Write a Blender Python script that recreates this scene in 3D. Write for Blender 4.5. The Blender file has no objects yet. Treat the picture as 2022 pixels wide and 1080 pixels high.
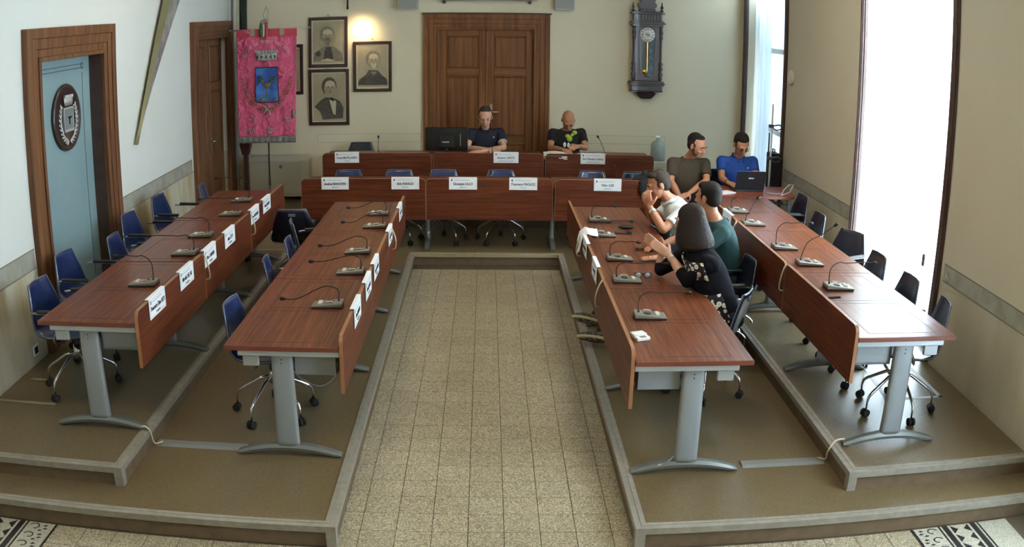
import bpy, math, random
from mathutils import Vector, Matrix, Euler
random.seed(7)
SC = bpy.context.scene
COL = SC.collection
PI = math.pi

# ------------------------------------------------------------------ camera (wide CCTV lens with mild barrel distortion)
H1, H2 = 0.130, 0.250           # heights of the two wooden platforms
YW = 12.60                      # back wall
cd = bpy.data.cameras.new('camera'); cam = bpy.data.objects.new('camera', cd); COL.objects.link(cam)
SC.camera = cam
cd.type = 'PANO'; cd.panorama_type = 'FISHEYE_LENS_POLYNOMIAL'
cd.sensor_fit = 'HORIZONTAL'; cd.sensor_width = 36.0; cd.sensor_height = 36.0*1080/2022
cd.fisheye_fov = PI
_s = 2022/36.0
cd.fisheye_polynomial_k0 = 0.0
cd.fisheye_polynomial_k1 = -(0.0005497*_s)
cd.fisheye_polynomial_k2 = 0.0
cd.fisheye_polynomial_k3 = -(0.0112222*(_s/1000)**3)
cd.fisheye_polynomial_k4 = 0.0
cd.shift_x = (1011-963.8793)/2022
cd.shift_y = -(540-529.3039)/1080
f_ = Vector((0.00328481, 0.96355598, -0.26748661)); r_ = Vector((0.99997164, -0.00135238, 0.00740831)); u_ = r_.cross(f_)
M = Matrix((r_, u_, -f_)).transposed().to_4x4(); M.translation = (0, 0, 2.7250533)
cam.matrix_world = M
cd.clip_end = 200

# ------------------------------------------------------------------ world, light, exposure
W = bpy.data.worlds.new('daylight'); SC.world = W; W.use_nodes = True
nt = W.node_tree; bg = nt.nodes['Background']
sky = nt.nodes.new('ShaderNodeTexSky'); sky.sky_type = 'HOSEK_WILKIE'; sky.turbidity = 4; sky.sun_direction = Vector((-0.3, -0.5, 0.8)).normalized()
nt.links.new(sky.outputs[0], bg.inputs[0]); bg.inputs[1].default_value = 0.9
SC.view_settings.view_transform = 'Standard'; SC.view_settings.look = 'None'
SC.view_settings.gamma = 1; SC.view_settings.use_curve_mapping = False
SC.view_settings.exposure = 0.68
try:
    SC.cycles.max_bounces = 8; SC.cycles.diffuse_bounces = 5; SC.cycles.transparent_max_bounces = 12
    SC.cycles.sample_clamp_indirect = 6; SC.cycles.caustics_reflective = False; SC.cycles.caustics_refractive = False
    SC.cycles.use_denoising = True
except Exception: pass

def area(name, loc, target, sx, sy, power, color, spread=PI):
    l = bpy.data.lights.new(name, 'AREA'); l.shape = 'RECTANGLE'; l.size = sx; l.size_y = sy
    l.energy = power; l.color = color; l.spread = spread
    o = bpy.data.objects.new(name, l); COL.objects.link(o); o.location = loc
    d = Vector(target)-Vector(loc); o.rotation_euler = d.to_track_quat('-Z', 'Y').to_euler()
    return o
DAY = (0.70, 0.87, 1.0)
# daylight pouring through the three tall windows of the right wall (one stands beside the camera)
area('window_daylight', (4.35, 7.2, 2.0), (0, 7.0, 0.9), 1.75, 3.4, 720, DAY)
area('window_daylight', (4.35, 11.5, 2.0), (0, 10.5, 1.0), 1.75, 3.4, 540, DAY)
area('window_daylight', (4.35, 2.95, 2.0), (0, 4.0, 0.9), 1.75, 3.4, 540, DAY)
# warm fill added under the unseen ceiling, without fixtures
for x, y in ((-1.6, 3.0), (1.6, 3.0), (-1.6, 8.0), (1.6, 8.0)):
    area('ceiling_fill', (x, y, 4.25), (x, y, 0), 0.6, 0.6, 20, (1.0, 0.82, 0.60))

# ------------------------------------------------------------------ materials
def lin(c):
    return tuple(((v/255)/12.92 if v/255 <= .04045 else ((v/255+.055)/1.055)**2.4) for v in c)+(1,)
MATS = {}
def mat(name, c, rough=.5, metal=0., spec=.5, coat=0., noise=None, bump=None, emit=None, alpha=None):
    if name in MATS: return MATS[name]
    m = bpy.data.materials.new(name); m.use_nodes = True; MATS[name] = m
    n = m.node_tree.nodes; l = m.node_tree.links; b = n['Principled BSDF']
    b.inputs['Base Color'].default_value = lin(c); b.inputs['Roughness'].default_value = rough
    b.inputs['Metallic'].default_value = metal; b.inputs['Specular IOR Level'].default_value = spec
    b.inputs['Coat Weight'].default_value = coat
    tc = n.new('ShaderNodeTexCoord')
    if noise:                                    # (second colour, scale, detail, contrast low, high)
        c2, sc, lo, hi = noise
        t = n.new('ShaderNodeTexNoise'); t.inputs['Scale'].default_value = sc; t.inputs['Detail'].default_value = 6
        l.new(tc.outputs['Object'], t.inputs['Vector'])
        r = n.new('ShaderNodeValToRGB'); r.color_ramp.elements[0].position = lo; r.color_ramp.elements[1].position = hi
        r.color_ramp.elements[0].color = lin(c); r.color_ramp.elements[1].color = lin(c2)
        l.new(t.outputs['Fac'], r.inputs['Fac']); l.new(r.outputs['Color'], b.inputs['Base Color'])
    if bump:
        sc, st, di = bump
        t = n.new('ShaderNodeTexNoise'); t.inputs['Scale'].default_value = sc; t.inputs['Detail'].default_value = 4
        l.new(tc.outputs['Object'], t.inputs['Vector'])
        bp = n.new('ShaderNodeBump'); bp.inputs['Strength'].default_value = st; bp.inputs['Distance'].default_value = di
        l.new(t.outputs['Fac'], bp.inputs['Height']); l.new(bp.outputs['Normal'], b.inputs['Normal'])
    if emit:
        b.inputs['Emission Color'].default_value = lin(emit[0]); b.inputs['Emission Strength'].default_value = emit[1]
    if alpha is not None: b.inputs['Alpha'].default_value = alpha
    return m
def wood(name, c1, c2, c3, stretch=(1, 14, 14), scale=3.0, rough=.35, coat=.0, lines=.55, bump=.15):
    """straight-grained wood: noise drawn out along one object axis (small factor = along the grain)"""
    m = bpy.data.materials.new(name); m.use_nodes = True; MATS[name] = m
    n = m.node_tree.nodes; l = m.node_tree.links; b = n['Principled BSDF']
    b.inputs['Roughness'].default_value = rough; b.inputs['Specular IOR Level'].default_value = .26; b.inputs['Coat Weight'].default_value = coat; b.inputs['Coat Roughness'].default_value = .15
    tc = n.new('ShaderNodeTexCoord'); mp = n.new('ShaderNodeMapping'); mp.inputs['Scale'].default_value = stretch
    oi = n.new('ShaderNodeObjectInfo'); ad = n.new('ShaderNodeVectorMath'); ad.operation = 'ADD'
    cb = n.new('ShaderNodeCombineXYZ'); mu = n.new('ShaderNodeMath'); mu.operation = 'MULTIPLY'; mu.inputs[1].default_value = 37.0
    l.new(oi.outputs['Random'], mu.inputs[0])
    for k in range(3): l.new(mu.outputs[0], cb.inputs[k])
    l.new(tc.outputs['Object'], ad.inputs[0]); l.new(cb.outputs[0], ad.inputs[1]); l.new(ad.outputs[0], mp.inputs['Vector'])
    t1 = n.new('ShaderNodeTexNoise'); t1.inputs['Scale'].default_value = scale; t1.inputs['Detail'].default_value = 8; t1.inputs['Roughness'].default_value = .6
    t2 = n.new('ShaderNodeTexNoise'); t2.inputs['Scale'].default_value = scale*4.5; t2.inputs['Detail'].default_value = 3
    l.new(mp.outputs[0], t1.inputs['Vector']); l.new(mp.outputs[0], t2.inputs['Vector'])
    r1 = n.new('ShaderNodeValToRGB'); e = r1.color_ramp.elements
    e[0].position = .36; e[0].color = lin(c1); e[1].position = .66; e[1].color = lin(c3)
    x = e.new(.5); x.color = lin(c2)
    r2 = n.new('ShaderNodeValToRGB'); e = r2.color_ramp.elements
    e[0].position = .40; e[0].color = (lines, lines, lines, 1); e[1].position = .56; e[1].color = (1, 1, 1, 1)
    mx = n.new('ShaderNodeMix'); mx.data_type = 'RGBA'; mx.blend_type = 'MULTIPLY'; mx.inputs[0].default_value = 1
    l.new(t1.outputs['Fac'], r1.inputs['Fac']); l.new(t2.outputs['Fac'], r2.inputs['Fac'])
    l.new(r1.outputs['Color'], mx.inputs[6]); l.new(r2.outputs['Color'], mx.inputs[7]); l.new(mx.outputs[2], b.inputs['Base Color'])
    bp = n.new('ShaderNodeBump'); bp.inputs['Strength'].default_value = bump; bp.inputs['Distance'].default_value = .001
    l.new(t2.outputs['Fac'], bp.inputs['Height']); l.new(bp.outputs['Normal'], b.inputs['Normal'])
    return m

# desks: reddish mahogany laminate
M_top = wood('mahogany_top', (86, 42, 22), (108, 56, 31), (128, 73, 44), (.5, 16, 16), 2.6, .36, .06, .66)
M_pan = wood('mahogany_panel', (74, 30, 13), (92, 41, 19), (108, 53, 26), (.5, 16, 16), 2.6, .46, .04, .70)
M_edge = mat('mahogany_edge', (140, 94, 60), .4)
M_edge2 = mat('mahogany_dark_edge', (104, 52, 34), .4)
M_line = mat('inlay_groove', (52, 30, 20), .6)
M_door = wood('walnut_door', (94, 56, 26), (114, 71, 36), (130, 84, 45), (14, 14, .5), 1.4, .5, .0, .93, .05)
M_doorh = wood('walnut_door_rail', (94, 56, 26), (114, 71, 36), (130, 84, 45), (.5, 14, 14), 1.4, .5, .0, .93, .05)
M_doory = wood('walnut_door_rail_y', (90, 58, 32), (108, 72, 44), (124, 86, 54), (14, .5, 14), 1.4, .5, .0, .93, .05)
M_doorL = wood('walnut_frame_left', (88, 56, 34), (106, 70, 44), (122, 84, 54), (14, 14, .5), 1.4, .5, .0, .93, .05)
M_dark = mat('dark_window_frame', (62, 42, 36), .5, noise=((78, 54, 46), 9, .3, .7))
M_grey = mat('painted_steel_grey', (150, 156, 160), .38, .35)
M_grey2 = mat('steel_foot_grey', (112, 116, 112), .4, .4)
M_rail = mat('aluminium_rail', (176, 180, 182), .35, .5)
M_chrome = mat('chrome', (214, 216, 222), .14, 1.0)
M_black = mat('black_plastic', (18, 18, 20), .45)
M_rubber = mat('black_rubber', (22, 22, 22), .7)
M_blue = mat('blue_shell', (13, 32, 76), .3, 0, .6, .5)
M_navy = mat('dark_shell', (17, 19, 34), .32, 0, .5, .2)
M_white = mat('white_card', (236, 238, 240), .5)
M_print = mat('print_grey', (170, 178, 186), .6)
M_ink = mat('print_black', (24, 26, 34), .6)
M_mic = mat('microphone_base_grey', (128, 124, 114), .42, .3)
M_micd = mat('microphone_underside', (44, 42, 38), .5)
M_micw = mat('microphone_buttons', (206, 202, 190), .3)
M_cab = mat('cream_cable', (190, 176, 150), .5)
M_cabd = mat('dark_cable', (30, 28, 28), .6)

def plaster(name, c, c2, dado=None, stain=None):
    m = bpy.data.materials.new(name); m.use_nodes = True
    n = m.node_tree.nodes; l = m.node_tree.links; b = n['Principled BSDF']; b.inputs['Roughness'].default_value = .85; b.inputs['Specular IOR Level'].default_value = .2
    tc = n.new('ShaderNodeTexCoord'); t = n.new('ShaderNodeTexNoise'); t.inputs['Scale'].default_value = 1.1; t.inputs['Detail'].default_value = 7
    l.new(tc.outputs['Object'], t.inputs['Vector'])
    r = n.new('ShaderNodeValToRGB'); e = r.color_ramp.elements; e[0].position = .3; e[0].color = lin(c); e[1].position = .75; e[1].color = lin(c2)
    l.new(t.outputs['Fac'], r.inputs['Fac']); out = r.outputs['Color']
    if dado:                                     # lower wall painted another colour, with worn stains
        sx = n.new('ShaderNodeSeparateXYZ'); l.new(tc.outputs['Object'], sx.inputs[0])
        lt = n.new('ShaderNodeMath'); lt.operation = 'LESS_THAN'; lt.inputs[1].default_value = .98; l.new(sx.outputs[2], lt.inputs[0])
        t2 = n.new('ShaderNodeTexNoise'); t2.inputs['Scale'].default_value = 1.7; t2.inputs['Detail'].default_value = 5
        mp = n.new('ShaderNodeMapping'); mp.inputs['Scale'].default_value = (1, 1.6, .5); l.new(tc.outputs['Object'], mp.inputs[0]); l.new(mp.outputs[0], t2.inputs['Vector'])
        r2 = n.new('ShaderNodeValToRGB'); e = r2.color_ramp.elements; e[0].position = .42; e[0].color = lin(dado); e[1].position = .66; e[1].color = lin(stain or dado)
        l.new(t2.outputs['Fac'], r2.inputs['Fac'])
        mx = n.new('ShaderNodeMix'); mx.data_type = 'RGBA'; l.new(lt.outputs[0], mx.inputs[0]); l.new(out, mx.inputs[6]); l.new(r2.outputs['Color'], mx.inputs[7]); out = mx.outputs[2]
    l.new(out, b.inputs['Base Color'])
    t3 = n.new('ShaderNodeTexNoise'); t3.inputs['Scale'].default_value = 60; l.new(tc.outputs['Object'], t3.inputs['Vector'])
    bp = n.new('ShaderNodeBump'); bp.inputs['Strength'].default_value = .12; bp.inputs['Distance'].default_value = .002
    l.new(t3.outputs['Fac'], bp.inputs['Height']); l.new(bp.outputs['Normal'], b.inputs['Normal'])
    return m
M_wallb = plaster('plaster_back', (216, 205, 176), (222, 212, 186))
M_walll = plaster('plaster_left', (216, 220, 214), (222, 226, 222), (198, 196, 178), (168, 150, 112))  # same plaster as the back wall, window light put into its cooler tone
M_wallr = plaster('plaster_right', (194, 186, 164), (200, 192, 172), (190, 182, 160), (178, 170, 148))  # same plaster again, shade of the backlit side put into its darker tone
M_ceil = plaster('plaster_ceiling', (214, 210, 196), (220, 216, 204))
M_band = mat('painted_band', (162, 160, 148), .8, noise=((146, 142, 128), 7, .35, .65))
M_bline = mat('painted_band_line', (120, 116, 104), .8)

def speckle(name, base, dark, light, sc=220, rough=.5, var=True):
    m = bpy.data.materials.new(name); m.use_nodes = True
    n = m.node_tree.nodes; l = m.node_tree.links; b = n['Principled BSDF']; b.inputs['Roughness'].default_value = rough
    tc = n.new('ShaderNodeTexCoord')
    geo = n.new('ShaderNodeNewGeometry')
    t = n.new('ShaderNodeTexVoronoi'); t.inputs['Scale'].default_value = sc; l.new(geo.outputs['Position'], t.inputs['Vector'])
    sp = n.new('ShaderNodeSeparateColor'); l.new(t.outputs['Color'], sp.inputs[0])
    r = n.new('ShaderNodeValToRGB'); r.color_ramp.interpolation = 'CONSTANT'; e = r.color_ramp.elements
    e[0].position = 0; e[0].color = lin(dark); e[1].position = .25; e[1].color = lin(base)
    x = e.new(.72); x.color = lin(light)
    l.new(sp.outputs[0], r.inputs['Fac']); out = r.outputs['Color']
    oi = n.new('ShaderNodeObjectInfo'); mr = n.new('ShaderNodeMapRange'); mr.inputs[3].default_value = .93 if var else 1; mr.inputs[4].default_value = 1.05 if var else 1
    l.new(oi.outputs['Random'], mr.inputs[0])
    t4 = n.new('ShaderNodeTexNoise'); t4.inputs['Scale'].default_value = 1.3; l.new(geo.outputs['Position'], t4.inputs['Vector'])
    mr2 = n.new('ShaderNodeMapRange'); mr2.inputs[3].default_value = .86; mr2.inputs[4].default_value = 1.12; l.new(t4.outputs['Fac'], mr2.inputs[0])
    mm = n.new('ShaderNodeMath'); mm.operation = 'MULTIPLY'; l.new(mr.outputs[0], mm.inputs[0]); l.new(mr2.outputs[0], mm.inputs[1])
    vm = n.new('ShaderNodeVectorMath'); vm.operation = 'SCALE'; l.new(out, vm.inputs[0]); l.new(mm.outputs[0], vm.inputs['Scale']); l.new(vm.outputs[0], b.inputs['Base Color'])
    return m
M_tile = speckle('terrazzo_tile', (160, 147, 120), (118, 107, 82), (196, 187, 163), 190, .5)
M_tilew = speckle('pale_cement_tile', (172, 168, 150), (146, 142, 126), (190, 186, 170), 190, .5)
M_grout = mat('grout', (80, 70, 52), .9)
M_inkt = mat('black_tile_inlay', (34, 32, 34), .5)
M_plat = speckle('platform_linoleum', (106, 90, 62), (92, 78, 52), (116, 100, 72), 230, .34, False)
M_riser = mat('platform_riser', (112, 92, 68), .6, noise=((98, 80, 60), 14, .3, .7))
M_nose = mat('platform_nosing', (146, 140, 128), .5, noise=((134, 127, 115), 22, .35, .65))
M_nosey = mat('platform_nosing_light', (160, 150, 118), .5, noise=((150, 140, 110), 22, .35, .65))

# ------------------------------------------------------------------ mesh builder
SPLIT = {'end_rail', 'bracket', 'bolt', 'frame_beam', 'button', 'foot_pad', 'rosette', 'ornament_rosette', 'window_jamb', 'pen', 'finial', 'key', 'castor_wheel', 'bolt', 'eyeball', 'lens', 'cloth_tab', 'screen_bracket', 'clamp'}
JOINED = {'inlay_line', 'border_line', 'edge_banding', 'laurel_wreath', 'painted_ornament', 'numerals', 'shell_rim', 'stitching', 'wreath', 'floral_print', 'tattoo', 'keyboard_keys', 'shirt_print', 'drawing_lines', 'hull'}
class MB:
    def __init__(s): s.v = []; s.f = []; s.sm = []
    def add(s, vs, fs, smooth=False):
        b = len(s.v); s.v += [tuple(x) for x in vs]; s.f += [tuple(i+b for i in f) for f in fs]; s.sm += [smooth]*len(fs); return s
    def box(s, lo, hi, b=0.0, T=None):
        lo = Vector(lo); hi = Vector(hi)
        if b <= 0:
            vs = [Vector((x, y, z)) for x in (lo.x, hi.x) for y in (lo.y, hi.y) for z in (lo.z, hi.z)]
            fs = [(0, 1, 3, 2), (4, 6, 7, 5), (0, 4, 5, 1), (2, 3, 7, 6), (0, 2, 6, 4), (1, 5, 7, 3)]
        else:
            b = min(b, *( .49*d for d in (hi-lo)))
            vs = []; idx = {}
            for i in (0, 1):
                for j in (0, 1):
                    for k in (0, 1):
                        c = Vector((hi.x if i else lo.x, hi.y if j else lo.y, hi.z if k else lo.z))
                        sx, sy, sz = (-1 if i else 1), (-1 if j else 1), (-1 if k else 1)
                        for a, off in enumerate(((0, sy*b, sz*b), (sx*b, 0, sz*b), (sx*b, sy*b, 0))):
                            idx[(i, j, k, a)] = len(vs); vs.append(c+Vector(off))
            fs = []
            for i in (0, 1): fs.append([idx[(i, j, k, 0)] for j, k in ((0, 0), (1, 0), (1, 1), (0, 1))])
            for j in (0, 1): fs.append([idx[(i, j, k, 1)] for i, k in ((0, 0), (1, 0), (1, 1), (0, 1))])
            for k in (0, 1): fs.append([idx[(i, j, k, 2)] for i, j in ((0, 0), (1, 0), (1, 1), (0, 1))])
            for i in (0, 1):
                for j in (0, 1): fs.append([idx[(i, j, 0, 0)], idx[(i, j, 1, 0)], idx[(i, j, 1, 1)], idx[(i, j, 0, 1)]])
                for k in (0, 1): fs.append([idx[(i, 0, k, 0)], idx[(i, 1, k, 0)], idx[(i, 1, k, 2)], idx[(i, 0, k, 2)]])
            for j in (0, 1):
                for k in (0, 1): fs.append([idx[(0, j, k, 1)], idx[(1, j, k, 1)], idx[(1, j, k, 2)], idx[(0, j, k, 2)]])
            for i in (0, 1):
                for j in (0, 1):
                    for k in (0, 1): fs.append([idx[(i, j, k, a)] for a in range(3)])
            cen = (lo+hi)/2; out = []
            for f in fs:
                p = [vs[q] for q in f]; nrm = (p[1]-p[0]).cross(p[2]-p[0])
                out.append(f if nrm.dot(sum(p, Vector())/len(p)-cen) > 0 else f[::-1])
            fs = out
        if T is not None: vs = [T @ v for v in vs]
        return s.add(vs, fs)
    def loft(s, rings, cap=True, smooth=True):
        n = len(rings[0]); vs = [p for r in rings for p in r]; fs = []
        for i in range(len(rings)-1):
            for j in range(n):
                a = i*n+j; b = i*n+(j+1) % n; fs.append((a, b, b+n, a+n))
        if cap: fs.append(tuple(range(n))[::-1]); fs.append(tuple(range((len(rings)-1)*n, len(rings)*n)))
        return s.add(vs, fs, smooth)
    def cyl(s, p0, p1, r0, r1=None, n=12, cap=True, smooth=True):
        return s.tube([p0, p1], [r0, r0 if r1 is None else r1], n, cap, smooth)
    def tube(s, path, r, n=8, cap=True, smooth=True):
        P = [Vector(p) for p in path]; R = r if isinstance(r, (list, tuple)) else [r]*len(P)
        rings = []; nx = None
        for i, p in enumerate(P):
            d = (P[min(i+1, len(P)-1)]-P[max(i-1, 0)])
            if d.length < 1e-9: d = Vector((0, 0, 1))
            d.normalize()
            if nx is None:
                nx = d.orthogonal().normalized()
            nx = (nx-d*nx.dot(d)).normalized(); ny = d.cross(nx)
            rings.append([p+(nx*math.cos(2*PI*k/n)+ny*math.sin(2*PI*k/n))*R[i] for k in range(n)])
        return s.loft(rings, cap, smooth)
    def lathe(s, prof, n=20, o=(0, 0, 0), axis='z', smooth=True):
        o = Vector(o); rings = []
        for r, h in prof:
            ring = []
            for k in range(n):
                a = 2*PI*k/n; c, d = max(r, 1e-5)*math.cos(a), max(r, 1e-5)*math.sin(a)
                ring.append(o+Vector({'z': (c, d, h), 'y': (c, h, d), 'x': (h, c, d)}[axis]))
            rings.append(ring)
        return s.loft(rings, True, smooth)
    def ell(s, c, r, R=None, nu=16, nv=10):
        c = Vector(c); rings = []
        for i in range(nv+1):
            t = PI*i/nv; st = max(math.sin(t), 1e-3); ring = []
            for k in range(nu):
                a = 2*PI*k/nu; v = Vector((r[0]*st*math.cos(a), r[1]*st*math.sin(a), -r[2]*math.cos(t)))
                ring.append(c+(R @ v if R is not None else v))
            rings.append(ring)
        return s.loft(rings, True, True)
    def prism(s, poly, ax, a, b, smooth=False):
        """polygon in the plane normal to axis ax ('x': (y,z), 'y': (x,z), 'z': (x,y)), extruded from a to b"""
        def P(p, t): return {'x': (t, p[0], p[1]), 'y': (p[0], t, p[1]), 'z': (p[0], p[1], t)}[ax]
        n = len(poly); vs = [P(p, a) for p in poly]+[P(p, b) for p in poly]
        fs = [tuple(range(n))[::-1], tuple(range(n, 2*n))]+[(i, (i+1) % n, (i+1) % n+n, i+n) for i in range(n)]
        return s.add(vs, fs, smooth)
    def grid(s, fn, nu, nv, smooth=True):
        vs = [fn(i/nu, j/nv) for j in range(nv+1) for i in range(nu+1)]
        fs = [(j*(nu+1)+i, j*(nu+1)+i+1, (j+1)*(nu+1)+i+1, (j+1)*(nu+1)+i) for j in range(nv) for i in range(nu)]
        return s.add(vs, fs, smooth)
    def chain(s, pts, rads, n=12):
        P = [Vector(p) for p in pts]
        for i in range(len(P)-1): s.tube([P[i], P[i+1]], [rads[i], rads[i+1]], n)
        for p, r in zip(P, rads): s.ell(p, (r, r, r), None, 10, 7)
        return s
    def mesh(s, name):
        me = bpy.data.meshes.new(name); me.from_pydata(s.v, [], s.f); me.update()
        me.polygons.foreach_set('use_smooth', s.sm)
        return me
    def pieces(s):
        par = list(range(len(s.v)))
        def find(a):
            while par[a] != a: par[a] = par[par[a]]; a = par[a]
            return a
        for f in s.f:
            a = find(f[0])
            for b in f[1:]: par[find(b)] = a
        out = {}
        for f, sm in zip(s.f, s.sm): out.setdefault(find(f[0]), []).append((f, sm))
        res = []
        for fs in out.values():
            ids = sorted({i for f, _ in fs for i in f}); mp = {i: k for k, i in enumerate(ids)}
            q = MB(); q.v = [s.v[i] for i in ids]; q.f = [tuple(mp[i] for i in f) for f, _ in fs]; q.sm = [x for _, x in fs]; res.append(q)
        return res
    def build(s, name, m, parent=None, **kw):
        if name in SPLIT:
            o = None
            for q in s.pieces(): x = q._build(name, m, parent, **kw); o = o or x
            return o
        if name in JOINED: kw['kind'] = 'stuff'
        return s._build(name, m, parent, **kw)
    def _build(s, name, m, parent=None, **kw):
        me = s.mesh(name)
        import bmesh
        bm = bmesh.new(); bm.from_mesh(me); bmesh.ops.recalc_face_normals(bm, faces=bm.faces[:]); bm.to_mesh(me); bm.free()
        o = bpy.data.objects.new(name, me); COL.objects.link(o)
        for mm in (m if isinstance(m, (list, tuple)) else [m]): me.materials.append(mm)
        if parent: o.parent = parent
        for k, v in kw.items(): o[k] = v
        return o
    def remesh(s, name, m, parent, voxel=.007, smooth=4, **kw):
        me = s.mesh(name+'_tmp'); o = bpy.data.objects.new(name+'_tmp', me); COL.objects.link(o)
        md = o.modifiers.new('r', 'REMESH'); md.mode = 'VOXEL'; md.voxel_size = voxel
        if smooth: ms = o.modifiers.new('s', 'SMOOTH'); ms.factor = .5; ms.iterations = smooth
        dg = bpy.context.evaluated_depsgraph_get(); dg.update()
        me2 = bpy.data.meshes.new_from_object(o.evaluated_get(dg)); bpy.data.objects.remove(o); bpy.data.meshes.remove(me)
        me2.name = name; me2.materials.clear(); me2.materials.append(m)
        me2.polygons.foreach_set('use_smooth', [True]*len(me2.polygons))
        o = bpy.data.objects.new(name, me2); COL.objects.link(o); o.parent = parent
        for k, v in kw.items(): o[k] = v
        return o
def thing(name, label, cat, loc=(0, 0, 0), rz=0., group=None):
    o = bpy.data.objects.new(name, None); COL.objects.link(o); o.location = loc; o.rotation_euler = (0, 0, rz); o.empty_display_size = .1
    o['label'] = label; o['category'] = cat
    if group: o['group'] = group
    return o
def struct(o, label=None, cat=None):
    o['kind'] = 'structure'
    if label: o['label'] = label
    if cat: o['category'] = cat
    return o
def copy_tree(o, parent=None):
    c = o.copy(); COL.objects.link(c); c.parent = parent
    for ch in list(o.children): copy_tree(ch, c)
    return c
def text(body, name, m, size, parent, loc, rot=(PI/2, 0, 0), align='CENTER', ext=.0008, width=None, bold=.0):
    cu = bpy.data.curves.new(name, 'FONT'); cu.body = body; cu.size = size; cu.align_x = align; cu.align_y = 'CENTER'
    cu.extrude = ext; cu.resolution_u = 2; cu.offset = bold
    o = bpy.data.objects.new(name+'_t', cu); COL.objects.link(o)
    dg = bpy.context.evaluated_depsgraph_get(); dg.update()
    me = bpy.data.meshes.new_from_object(o.evaluated_get(dg)); bpy.data.objects.remove(o)
    me.name = name; me.materials.clear(); me.materials.append(m)
    if width and len(me.vertices):
        xs = [v.co.x for v in me.vertices]; w = max(xs)-min(xs); k = width/w
        for v in me.vertices: v.co.x *= k
    o = bpy.data.objects.new(name, me); COL.objects.link(o); o.parent = parent; o.location = loc; o.rotation_euler = rot
    return o
# ================================================================== THE ROOM
def wl(side, y, d=0.):       # world X of the left (-1) / right (+1) wall plane, d metres outward
    return -(3.496+.01184*(y-5)+d) if side < 0 else 3.524+.00928*(y-5)+d
def shear(mb, side):
    mb.v = [(wl(side, y, d), y, z) for d, y, z in mb.v]; return mb
Z0, ZT, Y0 = 0.0, 4.4, -1.6
# ---- floor of terrazzo tiles (grout slab under single tiles)
TX, TY, T = -0.0861, 4.3527, 0.2
floor = struct(MB().box((-3.9, Y0-.3, -.15), (3.9, YW+.3, -.004)).build('floor', M_grout), 'pale speckled terrazzo tile floor between two platforms')
g = .0019
tiles = []
for j in range(-4, 28):
    ya, yb = TY+j*T, TY+(j+1)*T
    for i in range(-18, 19):
        xa, xb = TX+i*T, TX+(i+1)*T
        if yb > 9.93: continue
        if ya >= 4.15:                              # the aisle: only between the platforms
            xa2, xb2 = max(xa, -.80), min(xb, .824)
            if xb2-xa2 < .02: continue
        else:
            if abs((xa+xb)/2) > 2.49: continue
            xa2, xb2 = xa, xb
        vis = (ya >= 4.15) or (j == -1 and abs((xa+xb)/2) > .6)
        tiles.append((vis, xa2+g, ya+g, xb2-g, yb-g))
cache = {}
rest = MB(); nsing = 0
for vis, xa, ya, xb, yb in tiles:
    if vis and nsing < 285:
        k = (round(xb-xa, 4), round(yb-ya, 4))
        if k not in cache: cache[k] = MB().box((0, 0, -.006), (xb-xa, yb-ya, 0), .0009).mesh('floor_tile'); cache[k].materials.append(M_tile)
        o = bpy.data.objects.new('floor_tile', cache[k]); COL.objects.link(o); o.parent = floor; o.location = (xa, ya, random.uniform(-.0004, .0003)); nsing += 1
    else: rest.box((xa, ya, -.006), (xb, yb, 0), .0009)
# further plain tiles behind the camera side
for j in range(-30, -4):
    for i in range(-12, 12): rest.box((TX+i*T+g, TY+j*T+g, -.006), (TX+(i+1)*T-g, TY+(j+1)*T-g, 0))
rest.build('floor_tiles_rest', M_tile, floor, kind='stuff')
# ---- patterned cement border left and right of the open floor: black inlay on pale tiles
for s in (-1, 1):
    base = MB(); ink = MB(); zt = .0006
    for j in range(-12, 0):
        ya = TY+j*T-.2+.0
        yb = ya+T
        for a, b in ((2.50, 2.69), (2.69, 2.98), (2.98, 3.2)):
            base.box((min(s*a, s*b)+.001, ya+.001, -.006), (max(s*a, s*b)-.001, yb-.001, 0))
        def bar(x0, x1, y0=ya, y1=yb): ink.box((min(s*x0, s*x1), y0, 0), (max(s*x0, s*x1), y1, zt))
        bar(2.488, 2.50)                             # joint strip beside the plain tiles
        bar(2.685, 2.698); bar(2.712, 2.752)
        bar(2.918, 2.958); bar(2.972, 2.985)
        for h in (0, .1):                            # chequer of pale diamonds between black triangles
            y_ = ya+h
            for p in ([(2.77, y_+.005), (2.77, y_+.095), (2.815, y_+.05)], [(2.90, y_+.005), (2.90, y_+.095), (2.855, y_+.05)]):
                ink.prism([(s*x, y) for x, y in p][::s], 'z', 0, zt)
            # running scroll with leaves
            c = (2.625, y_+.05); pts = []
            for k in range(15):
                t = k/14*4.4; r = .042-.0062*t; pts.append((s*(c[0]+r*math.cos(t+.4)), c[1]+r*math.sin(t+.4)))
            for k in range(14):
                (x0, y0), (x1, y1) = pts[k], pts[k+1]; d = Vector((x1-x0, y1-y0)).normalized()*.0045; n_ = (-d.y, d.x)
                ink.prism([(x0+n_[0], y0+n_[1]), (x0-n_[0], y0-n_[1]), (x1-n_[0], y1-n_[1]), (x1+n_[0], y1+n_[1])], 'z', 0, zt)
            for q, (dx, dy) in enumerate(((-.075, .02), (-.085, -.012), (-.055, -.035))):
                cx, cy = s*(2.60+dx+.03), c[1]+dy; ink.prism([(cx-.02, cy-.004), (cx-.004, cy-.010), (cx+.016, cy), (cx-.004, cy+.010)], 'z', 0, zt)
    base.build('border_tile_row', M_tilew, floor, kind='stuff'); ink.build('border_inlay', M_inkt, floor, kind='stuff')

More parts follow.
